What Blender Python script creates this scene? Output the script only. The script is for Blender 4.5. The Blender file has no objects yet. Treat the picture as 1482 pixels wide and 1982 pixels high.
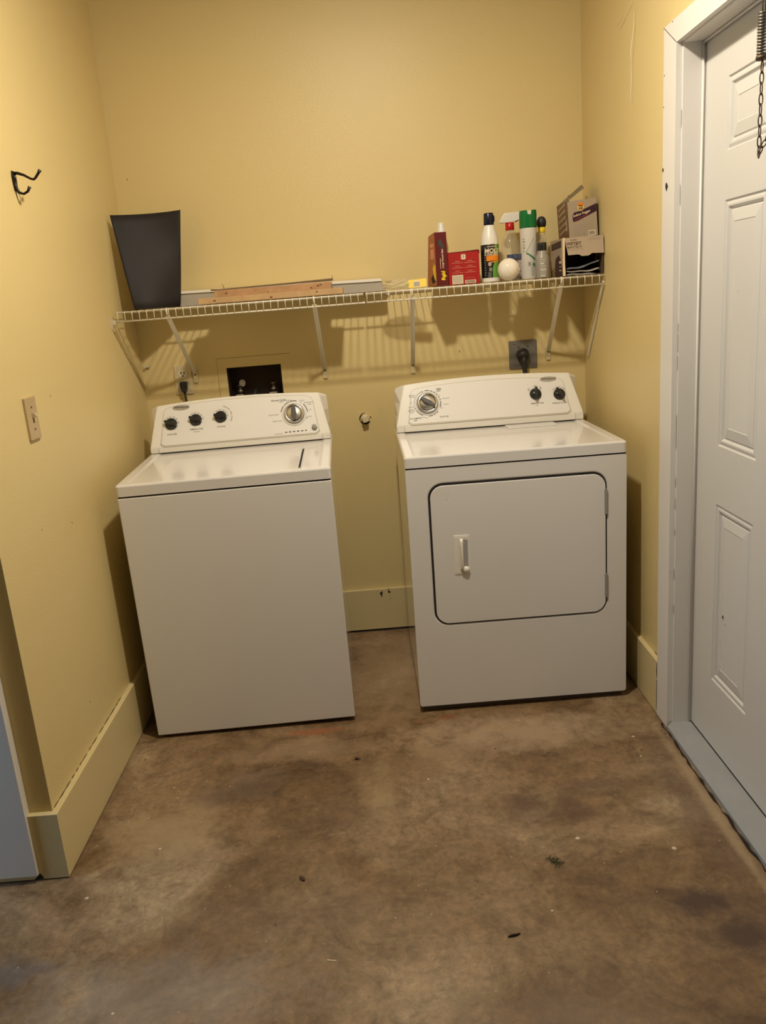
import bpy, bmesh, math, random
from mathutils import Matrix, Vector
random.seed(7)
sc = bpy.context.scene
COL = sc.collection
PI = math.pi

# ------------------------------------------------------------------ camera
def setup_camera():
    yaw, pitch, roll, f = 0.00515, 0.25713, -0.07837, 1573.43
    cy, sy, cp, sp, cr, sr = (math.cos(yaw), math.sin(yaw), math.cos(pitch), math.sin(pitch), math.cos(roll), math.sin(roll))
    fwd = Vector((sy*cp, cy*cp, -sp)); right = Vector((cy, -sy, 0)); up = right.cross(fwd)
    r2 = cr*right + sr*up; u2 = -sr*right + cr*up
    cam = bpy.data.cameras.new('camera'); o = bpy.data.objects.new('camera', cam); COL.objects.link(o)
    m = Matrix((r2, u2, -fwd)).transposed().to_4x4(); m.translation = Vector((0.01402, -3.42081, 1.4437))
    o.matrix_world = m
    cam.sensor_fit = 'HORIZONTAL'; cam.sensor_width = 36.0; cam.lens = f/1482*36.0
    cam.clip_start = 0.02
    sc.camera = o
setup_camera()

# ------------------------------------------------------------------ world, daylight, exposure
sc.view_settings.view_transform = 'Standard'; sc.view_settings.look = 'None'
sc.view_settings.gamma = 1.0; sc.view_settings.use_curve_mapping = False
sc.view_settings.exposure = 0.0
w = bpy.data.worlds.new('world'); sc.world = w; w.use_nodes = True
w.node_tree.nodes['Background'].inputs[0].default_value = (0.45, 0.58, 0.9, 1)
w.node_tree.nodes['Background'].inputs[1].default_value = 0.35
def area(name, loc, target, sx, sy, energy, color):
    L = bpy.data.lights.new(name, 'AREA'); L.shape = 'RECTANGLE'; L.size = sx; L.size_y = sy; L.energy = energy; L.color = color
    o = bpy.data.objects.new(name, L); COL.objects.link(o); o.location = loc
    o.rotation_euler = (Vector(target)-Vector(loc)).to_track_quat('-Z', 'Y').to_euler()
    return o
# daylight entering by a narrow window in the side wall at the far left, out of the picture
area('daylight_opening', (-2.095, -1.90, 1.05), (0, -1.90, 1.05), 0.5, 1.9, 11, (0.42, 0.68, 1.0))
LAMP = Vector((0.09, -1.50, 2.655)); LAMP_POWER = 29; LAMP_COLOR = (1.0, 0.895, 0.735)

# ------------------------------------------------------------------ materials
def mat(name, color, rough=0.5, metal=0.0, var=0.04, scale=6.0, bump=0.0, bscale=60.0, coat=0.0, trans=0.0, ior=1.45, spec=0.5):
    m = bpy.data.materials.new(name); m.use_nodes = True
    nt = m.node_tree; b = nt.nodes['Principled BSDF']
    tc = nt.nodes.new('ShaderNodeTexCoord'); no = nt.nodes.new('ShaderNodeTexNoise')
    no.inputs['Scale'].default_value = scale; no.inputs['Detail'].default_value = 4
    nt.links.new(tc.outputs['Object'], no.inputs['Vector'])
    cr = nt.nodes.new('ShaderNodeMix'); cr.data_type = 'RGBA'
    cr.inputs[6].default_value = tuple(c*(1-var) for c in color[:3])+(1,)
    cr.inputs[7].default_value = tuple(min(1, c*(1+var)) for c in color[:3])+(1,)
    nt.links.new(no.outputs['Fac'], cr.inputs[0]); nt.links.new(cr.outputs[2], b.inputs['Base Color'])
    b.inputs['Roughness'].default_value = rough; b.inputs['Metallic'].default_value = metal
    b.inputs['Coat Weight'].default_value = coat; b.inputs['Coat Roughness'].default_value = 0.08
    b.inputs['Transmission Weight'].default_value = trans; b.inputs['IOR'].default_value = ior
    b.inputs['Specular IOR Level'].default_value = spec
    if bump:
        n2 = nt.nodes.new('ShaderNodeTexNoise'); n2.inputs['Scale'].default_value = bscale; n2.inputs['Detail'].default_value = 3
        nt.links.new(tc.outputs['Object'], n2.inputs['Vector'])
        bp = nt.nodes.new('ShaderNodeBump'); bp.inputs['Strength'].default_value = bump; bp.inputs['Distance'].default_value = 0.002
        nt.links.new(n2.outputs['Fac'], bp.inputs['Height']); nt.links.new(bp.outputs['Normal'], b.inputs['Normal'])
    return m
def s2l(r, g, b):
    f = lambda c: (c/255/12.92) if c/255 <= 0.04045 else ((c/255+0.055)/1.055)**2.4
    return (f(r), f(g), f(b))
WALL = mat('wall_paint', (0.70, 0.56, 0.265), 0.45, var=0.03, scale=1.5, bump=0.25, bscale=140)
BASEB = mat('baseboard_paint', (0.66, 0.545, 0.285), 0.38, var=0.04, scale=4, bump=0.1, bscale=60)
CEIL = mat('ceiling_paint', (0.34, 0.31, 0.25), 0.8)
REARW = mat('garage_wall', (0.22, 0.21, 0.19), 0.8)
TRIM = mat('white_trim_paint', (0.74, 0.71, 0.66), 0.35, var=0.03, scale=5, bump=0.15, bscale=40)
DOORM = mat('door_paint', (0.635, 0.615, 0.565), 0.35, var=0.02, scale=3, bump=0.1, bscale=200)
ENAMEL = mat('white_enamel', (0.74, 0.72, 0.70), 0.2, var=0.01, coat=0.5)
FRONTM = mat('white_enamel_front', (0.74, 0.72, 0.70), 0.32, var=0.015, scale=3, bump=0.04, bscale=900, coat=0.15)
SIDEM = mat('gloss_enamel_side', (0.72, 0.70, 0.66), 0.12, var=0.01, coat=0.7)
PLAST = mat('console_plastic', (0.80, 0.77, 0.70), 0.3, var=0.01)
PANEL = mat('console_panel', (0.78, 0.76, 0.72), 0.35, var=0.01)
PRIM = mat('panel_rim', (0.50, 0.46, 0.38), 0.35)
INK = mat('ink', (0.05, 0.045, 0.04), 0.5)
INKG = mat('grey_ink', (0.28, 0.26, 0.23), 0.5)
KNOB = mat('knob_black', (0.02, 0.02, 0.02), 0.22)
KNOBG = mat('knob_smoke', (0.10, 0.095, 0.09), 0.25)
CHROME = mat('chrome', (0.78, 0.75, 0.70), 0.16, metal=1.0)
SATIN = mat('satin_metal', (0.62, 0.59, 0.54), 0.35, metal=1.0)
EMBL = mat('emblem_silver', (0.45, 0.42, 0.37), 0.35, metal=0.5)
DARK = mat('dark_gap', (0.012, 0.010, 0.009), 0.8)
RUBBER = mat('rubber_black', (0.018, 0.017, 0.017), 0.5)
WIRE = mat('shelf_vinyl', (0.78, 0.73, 0.60), 0.35)
BRASSD = mat('aged_bracket', (0.62, 0.54, 0.38), 0.45, var=0.15, scale=40)
PLATE = mat('ivory_plate', (0.66, 0.56, 0.36), 0.35)
OUTLET = mat('outlet_face', (0.78, 0.70, 0.55), 0.35)
GREYPL = mat('grey_plate', (0.17, 0.155, 0.135), 0.45, var=0.1, scale=30)
BLACKI = mat('black_iron', (0.015, 0.010, 0.008), 0.35, metal=0.4)
RUST = mat('rusty_steel', (0.10, 0.065, 0.04), 0.5, metal=0.6, var=0.3, scale=80)
STEEL = mat('spring_steel', (0.25, 0.22, 0.18), 0.35, metal=0.9, var=0.2, scale=60)
WOOD = mat('cut_pine', (0.52, 0.335, 0.165), 0.6, var=0.25, scale=25, bump=0.2)
WOOD2 = mat('old_pine', (0.44, 0.26, 0.125), 0.6, var=0.35, scale=30, bump=0.3)
WOODD = mat('dark_strip', (0.16, 0.10, 0.05), 0.6, var=0.3, scale=30)
MATM = mat('charcoal_sheet', (0.026, 0.023, 0.023), 0.62, var=0.1, scale=3, bump=0.05, spec=0.3)
FOAMG = mat('board_grey', (0.42, 0.375, 0.31), 0.6, var=0.08)
FOAMW = mat('board_white', (0.80, 0.76, 0.68), 0.5)
WHITEP = mat('white_plastic', (0.78, 0.75, 0.68), 0.35)
BULB = mat('opal_glass', (0.85, 0.78, 0.66), 0.12, var=0.01, coat=0.6)
THRESH = mat('threshold_paint', (0.33, 0.335, 0.33), 0.5, var=0.15, scale=14, bump=0.2)
VALVE = mat('dull_brass', (0.20, 0.17, 0.14), 0.35, metal=0.8)
BOXIN = mat('dark_recess', (0.035, 0.018, 0.010), 0.7)
def color(name, rgb, rough=0.45, **k): return mat(name, s2l(*rgb), rough, **k)
REDBOX = color('red_card', (165, 30, 25), 0.4); REDD = color('dark_red_card', (110, 22, 22), 0.4)
ORBR = color('brown_print', (165, 92, 48), 0.45, var=0.35, scale=45)
YEL = color('yellow_print', (240, 205, 40)); CREAM = color('cream_print', (222, 205, 175)); PINKL = color('pink_print', (215, 140, 120))
NAVY = color('navy_plastic', (12, 16, 44), 0.25); NAVL = color('navy_label', (22, 22, 30), 0.35)
GRNL = color('green_label', (105, 160, 60), 0.35); ORGL = color('orange_label', (232, 135, 30), 0.35)
GREENC = color('green_cap', (10, 105, 50), 0.3); REDC = color('red_plastic', (185, 28, 22), 0.3)
GREYB = color('grey_bottle', (150, 142, 130), 0.35); GREENS = color('green_swoosh', (60, 120, 85)); LTGREY = color('light_can', (205, 200, 190), 0.35)
PURP = color('plum_print', (52, 22, 44)); MAUVE = color('grey_card', (178, 160, 138), 0.5, var=0.06)
CARD = color('card_edge', (225, 205, 170), 0.6); CARDIN = color('card_inside', (95, 78, 60), 0.7)
FOGG = color('silver_card', (168, 152, 130), 0.45, var=0.05); BURG = color('burgundy_print', (120, 40, 45)); BROWNP = color('brown_side_print', (110, 80, 55), 0.5, var=0.5, scale=60)
PADM = mat('pad_cloth', (0.42, 0.37, 0.31), 0.8, var=0.5, scale=45)
LEAFG = color('dry_grass', (62, 66, 34), 0.8); TWIG = color('twig', (38, 24, 14), 0.8); LEAFB = color('dry_leaf', (78, 52, 28), 0.8)
CHIP = color('pale_chip', (215, 195, 165), 0.7)
def clear(name, col, rough=0.05, alpha=0.3, coat=0.6):
    m = bpy.data.materials.new(name); m.use_nodes = True; nt = m.node_tree; b = nt.nodes['Principled BSDF']
    b.inputs['Base Color'].default_value = col+(1,); b.inputs['Roughness'].default_value = rough
    b.inputs['Alpha'].default_value = alpha; b.inputs['Coat Weight'].default_value = coat
    return m
CLEAR = clear('clear_plastic', (0.75, 0.66, 0.45), alpha=0.28)
YCLEAR = clear('yellow_film', (0.74, 0.66, 0.42), 0.4, 0.38, 0.0)
PACKM = mat('printed_film', (0.30, 0.25, 0.24), 0.25, var=0.9, scale=38, coat=0.5)
WEB = clear('cobweb', (0.95, 0.9, 0.75), 0.5, 0.8)

# ------------------------------------------------------------------ mesh helpers
class B:
    def __init__(s): s.bm = bmesh.new()
    def _merge(s, t, mi=0, M=None, smooth=False):
        if M is not None: t.transform(M)
        bmesh.ops.recalc_face_normals(t, faces=t.faces[:])
        for f in t.faces: f.material_index = mi; f.smooth = smooth
        me = bpy.data.meshes.new('tmp'); t.to_mesh(me); t.free(); s.bm.from_mesh(me); bpy.data.meshes.remove(me)
        return s
    def box(s, x0, x1, y0, y1, z0, z1, bev=0.0, mi=0, M=None, seg=2):
        t = bmesh.new(); bmesh.ops.create_cube(t, size=1)
        for v in t.verts: v.co = Vector(((x0+x1)/2+v.co.x*(x1-x0), (y0+y1)/2+v.co.y*(y1-y0), (z0+z1)/2+v.co.z*(z1-z0)))
        if bev: bmesh.ops.bevel(t, geom=t.edges[:], offset=bev, segments=seg, affect='EDGES', profile=0.5)
        return s._merge(t, mi, M, smooth=False)
    def prism(s, pts, n0, n1, M=None, mi=0, bev=0.0, holes=()):
        """polygon in the (a,b) plane of frame M, extruded along its normal"""
        t = bmesh.new()
        def ring(p): return [t.verts.new((a, b, n0)) for a, b in p]
        rs = [ring(pts)]+[ring(h) for h in holes]
        if not holes: faces = [t.faces.new(rs[0])]
        else:
            es = []
            for r in rs:
                for i in range(len(r)): es.append(t.edges.new((r[i], r[(i+1) % len(r)])))
            faces = [g for g in bmesh.ops.triangle_fill(t, use_beauty=True, edges=es)['geom'] if isinstance(g, bmesh.types.BMFace)]
        ex = bmesh.ops.extrude_face_region(t, geom=faces)
        for g in ex['geom']:
            if isinstance(g, bmesh.types.BMVert): g.co.z = n1
        if bev and not holes:
            ed = [e for e in t.edges if abs(e.verts[0].co.z-n1) < 1e-7 and abs(e.verts[1].co.z-n1) < 1e-7]
            bmesh.ops.bevel(t, geom=ed, offset=bev, segments=2, affect='EDGES', profile=0.5)
        return s._merge(t, mi, M)
    def cyl(s, p0, p1, r0, r1=None, seg=24, mi=0, M=None, cap=True):
        r1 = r0 if r1 is None else r1; p0 = Vector(p0); p1 = Vector(p1); d = p1-p0; L = d.length
        t = bmesh.new(); bmesh.ops.create_cone(t, cap_ends=cap, segments=seg, radius1=r0, radius2=r1, depth=L)
        R = d.to_track_quat('Z', 'Y').to_matrix().to_4x4(); R.translation = (p0+p1)/2
        t.transform(R)
        s._merge(t, mi, M, smooth=False)
        return s
    def lathe(s, prof, c=(0, 0, 0), seg=40, mi=0, M=None, axis=None):
        t = bmesh.new(); rings = []
        for r, z in prof:
            if r < 1e-6: rings.append([t.verts.new((0, 0, z))])
            else: rings.append([t.verts.new((r*math.cos(2*PI*k/seg), r*math.sin(2*PI*k/seg), z)) for k in range(seg)])
        for a, b in zip(rings, rings[1:]):
            for k in range(seg):
                k2 = (k+1) % seg
                q = [a[k % len(a)], a[k2 % len(a)], b[k2 % len(b)], b[k % len(b)]]
                u = []
                for v in q:
                    if v not in u: u.append(v)
                if len(u) > 2: t.faces.new(u)
        if len(rings[0]) > 1: t.faces.new(rings[0])
        if len(rings[-1]) > 1: t.faces.new(rings[-1])
        R = Matrix.Translation(Vector(c))
        if axis is not None: R = R @ Vector(axis).to_track_quat('Z', 'Y').to_matrix().to_4x4()
        t.transform(R)
        return s._merge(t, mi, M, smooth=True)
    def tube(s, pts, r, seg=8, mi=0, M=None, closed=False):
        pts = [Vector(p) for p in pts]; n = len(pts); t = bmesh.new(); rings = []
        prev = None
        for i, p in enumerate(pts):
            if closed: d = pts[(i+1) % n]-pts[i-1]
            else: d = pts[min(i+1, n-1)]-pts[max(i-1, 0)]
            d.normalize()
            if prev is None:
                a = d.orthogonal().normalized()
            else:
                a = (prev-d*prev.dot(d)).normalized()
            prev = a; b = d.cross(a)
            rr = r[i] if isinstance(r, (list, tuple)) else r
            rings.append([t.verts.new(p+rr*(math.cos(2*PI*k/seg)*a+math.sin(2*PI*k/seg)*b)) for k in range(seg)])
        m = n if closed else n-1
        for i in range(m):
            A, C = rings[i], rings[(i+1) % n]
            for k in range(seg): t.faces.new((A[k], A[(k+1) % seg], C[(k+1) % seg], C[k]))
        if not closed: t.faces.new(rings[0]); t.faces.new(rings[-1])
        return s._merge(t, mi, M, smooth=True)
    def bar(s, p0, p1, w, h, mi=0, M=None, up=(0, 0, 1)):
        p0 = Vector(p0); p1 = Vector(p1); d = (p1-p0); L = d.length; d.normalize()
        a = Vector(up).cross(d).normalized(); b = d.cross(a)
        t = bmesh.new(); bmesh.ops.create_cube(t, size=1)
        for v in t.verts: v.co = (p0+p1)/2 + a*v.co.x*w + b*v.co.y*h + d*v.co.z*L
        return s._merge(t, mi, M)
    def grid(s, fn, nu, nv, thick=0.0, mi=0, M=None, smooth=True):
        t = bmesh.new(); g = [[t.verts.new(fn(i/nu, j/nv)) for j in range(nv+1)] for i in range(nu+1)]
        for i in range(nu):
            for j in range(nv): t.faces.new((g[i][j], g[i+1][j], g[i+1][j+1], g[i][j+1]))
        if thick:
            bmesh.ops.recalc_face_normals(t, faces=t.faces[:])
            bmesh.ops.solidify(t, geom=t.faces[:], thickness=thick)
        return s._merge(t, mi, M, smooth)
    def text(s, body, size, M, mi=0, align='CENTER', wrap=None, bold=0.0, shear=0.0, sx=1.0):
        c = bpy.data.curves.new('t', 'FONT'); c.body = body; c.size = size; c.align_x = align; c.align_y = 'CENTER'
        c.resolution_u = 2; c.offset = bold; c.shear = shear; c.extrude = 0.0
        o = bpy.data.objects.new('t', c); me = bpy.data.meshes.new_from_object(o)
        t = bmesh.new(); t.from_mesh(me); bpy.data.meshes.remove(me); bpy.data.objects.remove(o); bpy.data.curves.remove(c)
        for v in t.verts: v.co.x *= sx
        if wrap is None: t.transform(M)
        else:
            bmesh.ops.subdivide_edges(t, edges=[e for e in t.edges if e.calc_length() > size*0.3], cuts=2)
            cx, cyy, rad = wrap   # M here is (angle0, z0)
            for v in t.verts:
                a = M[0]+v.co.x/rad; v.co = Vector((cx+rad*math.sin(a), cyy-rad*math.cos(a), M[1]+v.co.y))
        for f in t.faces: f.material_index = mi
        me = bpy.data.meshes.new('tmp'); t.to_mesh(me); t.free(); s.bm.from_mesh(me); bpy.data.meshes.remove(me)
        return s
    def patch(s, cx, cyy, rad, a0, a1, zf, mi=0, n=12):
        """label patch on a cylinder; zf(k)->(z0,z1) for k in 0..1"""
        t = bmesh.new(); lo = []; hi = []
        for i in range(n+1):
            k = i/n; a = a0+(a1-a0)*k; z0, z1 = zf(k)
            lo.append(t.verts.new((cx+rad*math.sin(a), cyy-rad*math.cos(a), z0)))
            hi.append(t.verts.new((cx+rad*math.sin(a), cyy-rad*math.cos(a), z1)))
        for i in range(n): t.faces.new((lo[i], lo[i+1], hi[i+1], hi[i]))
        for f in t.faces: f.material_index = mi; f.smooth = True
        me = bpy.data.meshes.new('tmp'); t.to_mesh(me); t.free(); s.bm.from_mesh(me); bpy.data.meshes.remove(me)
        return s
def frame(o, u, v):
    u = Vector(u).normalized(); v = Vector(v).normalized(); n = u.cross(v)
    m = Matrix((u, v, n)).transposed().to_4x4(); m.translation = Vector(o); return m
FR = lambda y, x=0, z=0: frame((x, y, z), (1, 0, 0), (0, 0, 1))      # plane facing -y: a=x b=z n=-y
def rrect(x0, x1, y0, y1, r, n=6):
    p = []
    for cx, cy_, a0 in ((x1-r, y1-r, 0), (x0+r, y1-r, PI/2), (x0+r, y0+r, PI), (x1-r, y0+r, 3*PI/2)):
        for k in range(n+1): a = a0+PI/2*k/n; p.append((cx+r*math.cos(a), cy_+r*math.sin(a)))
    return p
def circ(cx, cy_, rx, ry=None, n=32): ry = ry or rx; return [(cx+rx*math.cos(2*PI*k/n), cy_+ry*math.sin(2*PI*k/n)) for k in range(n)]
def obj(name, b, mats, parent=None, label=None, cat=None, group=None, kind=None):
    me = bpy.data.meshes.new(name); b.bm.to_mesh(me); b.bm.free()
    if not isinstance(mats, (list, tuple)): mats = [mats]
    for m in mats: me.materials.append(m)
    o = bpy.data.objects.new(name, me); COL.objects.link(o)
    if parent is not None: o.parent = parent
    tag(o, label, cat, group, kind)
    return o
def tag(o, label=None, cat=None, group=None, kind=None):
    if label: o['label'] = label
    if cat: o['category'] = cat
    if group: o['group'] = group
    if kind: o['kind'] = kind
    return o
def thing(name, label, cat, loc=(0, 0, 0), rot=(0, 0, 0), group=None):
    o = bpy.data.objects.new(name, None); COL.objects.link(o); o.location = loc; o.rotation_euler = rot
    o.empty_display_size = 0.05
    return tag(o, label, cat, group)
def struct(name, b, m, parent=None, label=None): return obj(name, b, m, parent, kind=('structure' if parent is None else None), label=label)

# ------------------------------------------------------------------ room shell
XL, XR, YL, HB = -0.9127, 0.9212, -1.5131, 0.197
CZ = 2.75; TB = 0.018
YC, YJ, HC, HI = -0.9357, -1.0360, 2.101, 2.037
XD = 0.9807; YD2 = -1.946

def floor_material():
    m = bpy.data.materials.new('stained_concrete'); m.use_nodes = True; nt = m.node_tree; N = nt.nodes; L = nt.links
    b = N['Principled BSDF']; tc = N.new('ShaderNodeTexCoord')
    def noise(scale, det=5, rough=0.6, dist=0.0, sc3=None):
        n = N.new('ShaderNodeTexNoise'); n.inputs['Scale'].default_value = scale; n.inputs['Detail'].default_value = det
        n.inputs['Roughness'].default_value = rough; n.inputs['Distortion'].default_value = dist
        if sc3:
            mp = N.new('ShaderNodeMapping'); mp.inputs['Scale'].default_value = sc3; mp.inputs['Rotation'].default_value = (0, 0, 0.5)
            L.new(tc.outputs['Object'], mp.inputs['Vector']); L.new(mp.outputs['Vector'], n.inputs['Vector'])
        else: L.new(tc.outputs['Object'], n.inputs['Vector'])
        return n
    def ramp(src, stops):
        r = N.new('ShaderNodeValToRGB'); L.new(src, r.inputs['Fac'])
        e = r.color_ramp.elements
        while len(e) < len(stops): e.new(0.5)
        for k, (p, c) in enumerate(stops): e[k].position = p; e[k].color = tuple(c)+(1,) if len(c) == 3 else c
        return r
    def mix(a, bcol, fac, mode='MIX'):
        x = N.new('ShaderNodeMix'); x.data_type = 'RGBA'; x.blend_type = mode
        if isinstance(a, tuple): x.inputs[6].default_value = a+(1,)
        else: L.new(a, x.inputs[6])
        if isinstance(bcol, tuple): x.inputs[7].default_value = bcol+(1,)
        else: L.new(bcol, x.inputs[7])
        if isinstance(fac, float): x.inputs[0].default_value = fac
        else: L.new(fac, x.inputs[0])
        return x.outputs[2]
    def math_(op, a, c=None, clamp=False):
        x = N.new('ShaderNodeMath'); x.operation = op; x.use_clamp = clamp
        for i, v in enumerate((a, c)):
            if v is None: continue
            if isinstance(v, (int, float)): x.inputs[i].default_value = v
            else: L.new(v, x.inputs[i])
        return x.outputs[0]
    big = noise(1.7, 6, 0.62, 0.6)
    base = ramp(big.outputs['Fac'], [(0.34, (0.125, 0.072, 0.030)), (0.44, (0.180, 0.110, 0.051)), (0.54, (0.235, 0.156, 0.083)), (0.66, (0.34, 0.248, 0.148))])
    mid = noise(7, 7, 0.7, 1.2)
    midr = ramp(mid.outputs['Fac'], [(0.32, (0.55, 0.50, 0.45)), (0.5, (1, 1, 1)), (0.68, (1.35, 1.33, 1.30))])
    c = mix(base.outputs[0], midr.outputs[0], 0.85, 'MULTIPLY')
    fine = noise(60, 4, 0.7)
    fr = ramp(fine.outputs['Fac'], [(0.3, (0.72, 0.70, 0.68)), (0.7, (1.22, 1.22, 1.22))])
    c = mix(c, fr.outputs[0], 0.7, 'MULTIPLY')
    gr = noise(22, 9, 0.78, 1.5)
    grr = ramp(gr.outputs['Fac'], [(0.30, (0.60, 0.58, 0.55)), (0.5, (1, 1, 1)), (0.70, (1.35, 1.34, 1.32))])
    c = mix(c, grr.outputs[0], 0.75, 'MULTIPLY')
    # mottled dark blotches
    bl = noise(4.2, 8, 0.75, 2.0); br = ramp(bl.outputs['Fac'], [(0.60, (0, 0, 0)), (0.70, (1, 1, 1))])
    c = mix(c, (0.075, 0.040, 0.020), math_('MULTIPLY', br.outputs[0], 0.65))
    # pale scuffs and scratches
    scf = noise(2.2, 9, 0.8, 3.0, (1.0, 3.2, 1)); sr_ = ramp(scf.outputs['Fac'], [(0.62, (0, 0, 0)), (0.72, (1, 1, 1))])
    c = mix(c, (0.42, 0.33, 0.24), math_('MULTIPLY', sr_.outputs[0], 0.45))
    # stains with their own shape, one a painted cast shadow: x, y, rx, ry, strength, colour
    wob = noise(9, 5, 0.7); wob2 = noise(26, 4, 0.7)
    sep = N.new('ShaderNodeSeparateXYZ'); L.new(tc.outputs['Object'], sep.inputs[0])
    w1 = math_('ADD', math_('MULTIPLY', math_('SUBTRACT', wob.outputs['Fac'], 0.5), 2.6), math_('MULTIPLY', math_('SUBTRACT', wob2.outputs['Fac'], 0.5), 1.2))
    stains_and_shadow = [(0.69, -1.80, 0.09, 0.04, 0.95, (0.065, 0.035, 0.022)), (0.76, -1.92, 0.09, 0.07, 0.95, (0.068, 0.036, 0.020)),
              (0.36, -1.40, 0.07, 0.09, 0.5, (0.12, 0.07, 0.04)), (0.30, -1.05, 0.17, 0.08, 0.35, (0.17, 0.10, 0.055)),
              (-0.28, -0.865, 0.10, 0.018, 0.75, (0.30, 0.10, 0.035)), (0.19, -0.835, 0.032, 0.02, 0.8, (0.22, 0.07, 0.02)), (0.10, -0.86, 0.025, 0.012, 0.5, (0.25, 0.09, 0.03)),
              (0.10, -1.12, 0.13, 0.10, 0.35, (0.20, 0.12, 0.06)), (0.82, -1.45, 0.045, 0.42, 0.55, (0.12, 0.07, 0.045)),
              (-0.95, -1.86, 0.09, 0.05, 0.6, (0.09, 0.085, 0.09)), (-0.45, -1.12, 0.10, 0.05, 0.4, (0.17, 0.12, 0.10)),  # first entry is a cast shadow painted into the floor colour
              (-0.30, -1.75, 0.35, 0.10, 0.3, (0.17, 0.11, 0.07)), (0.35, -2.05, 0.2, 0.05, 0.35, (0.15, 0.09, 0.055)), (-0.12, -1.35, 0.12, 0.08, 0.3, (0.14, 0.08, 0.05)),
              (0.60, -1.30, 0.12, 0.03, 0.5, (0.12, 0.065, 0.04)), (0.876, -1.45, 0.014, 0.50, 0.7, (0.36, 0.26, 0.15)), (0.45, -0.97, 0.34, 0.10, 0.75, (0.38, 0.27, 0.165)), (-0.30, -0.98, 0.35, 0.06, 0.4, (0.33, 0.23, 0.14)),
              (0.30, -0.92, 0.30, 0.05, 0.45, (0.38, 0.26, 0.16)), (0.02, -0.45, 0.20, 0.40, 0.6, (0.34, 0.225, 0.125)), (-0.66, -1.36, 0.17, 0.12, 0.75, (0.36, 0.265, 0.155)), (-0.05, -1.25, 0.05, 0.16, 0.5, (0.33, 0.24, 0.13)), (0.37, -1.36, 0.05, 0.05, 0.7, (0.09, 0.05, 0.025)), (0.5, -1.42, 0.06, 0.05, 0.6, (0.10, 0.055, 0.03)), (-0.50, -1.20, 0.12, 0.05, 0.6, (0.12, 0.08, 0.06)),
              (-0.55, -1.95, 0.3, 0.12, 0.45, (0.27, 0.23, 0.20)), (0.25, -2.15, 0.3, 0.1, 0.3, (0.24, 0.18, 0.13)), (-0.05, -1.30, 0.06, 0.03, 0.5, (0.33, 0.24, 0.12))]
    for (x, y, rx, ry, st, col) in stains_and_shadow:
        dx = math_('DIVIDE', math_('SUBTRACT', sep.outputs[0], x), rx); dy = math_('DIVIDE', math_('SUBTRACT', sep.outputs[1], y), ry)
        d = math_('SQRT', math_('ADD', math_('MULTIPLY', dx, dx), math_('MULTIPLY', dy, dy)))
        f = math_('SUBTRACT', 1.35, math_('ADD', d, w1), True)
        c = mix(c, col, math_('MULTIPLY', f, st))
    # small pale and dark flecks
    for sc_, thr, col, st in ((9.0, 0.055, (0.62, 0.54, 0.42), 0.8), (13.0, 0.05, (0.04, 0.025, 0.015), 0.8), (31.0, 0.075, (0.5, 0.42, 0.32), 0.5)):
        v = N.new('ShaderNodeTexVoronoi'); v.inputs['Scale'].default_value = sc_; v.inputs['Randomness'].default_value = 1
        L.new(tc.outputs['Object'], v.inputs['Vector'])
        gate = noise(sc_*0.37, 2); gg = math_('GREATER_THAN', gate.outputs['Fac'], 0.53)
        c = mix(c, col, math_('MULTIPLY', math_('MULTIPLY', math_('LESS_THAN', v.outputs['Distance'], thr), gg), st))
    # crack near the washer front
    L.new(c, b.inputs['Base Color'])
    rr = ramp(mid.outputs['Fac'], [(0.3, (0.45,)*3), (0.7, (0.68,)*3)]); L.new(rr.outputs[0], b.inputs['Roughness'])
    bp = N.new('ShaderNodeBump'); bp.inputs['Strength'].default_value = 0.35; bp.inputs['Distance'].default_value = 0.006
    hm = mix(mid.outputs['Fac'], fine.outputs['Fac'], 0.35); L.new(hm, bp.inputs['Height']); L.new(bp.outputs['Normal'], b.inputs['Normal'])
    return m
FLOORM = floor_material()
struct('floor', B().box(-2.3, 1.2, -5.3, 0.2, -0.1, 0.0), FLOORM)
struct('ceiling', B().box(-2.3, 1.2, -5.3, 0.2, CZ, CZ+0.1), CEIL)

# recess for the washer supply box: opening x -.568..-.343, z .95..1.2110
OX0, OX1, OZ0, OZ1 = -0.568, -0.3425, 0.955, 1.2115
def wall_back():
    b = B()
    b.prism([(-1.05, 0), (1.05, 0), (1.05, CZ), (-1.05, CZ)], -0.12, 0.0, FR(0), holes=[[(OX0, OZ0), (OX0, OZ1), (OX1, OZ1), (OX1, OZ0)]])
    return struct('wall_back', b, WALL)
wb = wall_back()
struct('wall_left', B().box(-1.05, XL, YL, 0.0, 0, CZ), WALL)
struct('wall_front_left', B().box(-2.2, -2.0, YL, YL+0.12, 0, CZ).box(-2.0, -1.12, YL, YL+0.12, 2.08, CZ).box(-1.12, -1.05, YL, YL+0.12, 0, CZ).box(-2.0, -1.12, YL+0.10, YL+0.12, 0, 2.08), WALL)
struct('wall_right', B().box(XR, 1.06, YJ+0.0125, 0.0, 0, CZ).box(XR, 1.06, YD2-0.0125, YJ+0.0125, HI+0.0125, CZ).box(XR, 1.06, -5.2, YD2-0.0125, 0, CZ), WALL)
struct('wall_rear', B().box(-2.2, 1.06, -5.2, -5.05, 0, CZ), REARW)
struct('wall_far_left', B().box(-2.2, -2.1, -5.05, -2.15, 0, CZ).box(-2.2, -2.1, -1.65, YL, 0, CZ).box(-2.2, -2.1, -2.15, -1.65, 2.0, CZ).box(-2.2, -2.1, -2.15, -1.65, 0, .1), REARW)
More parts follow.
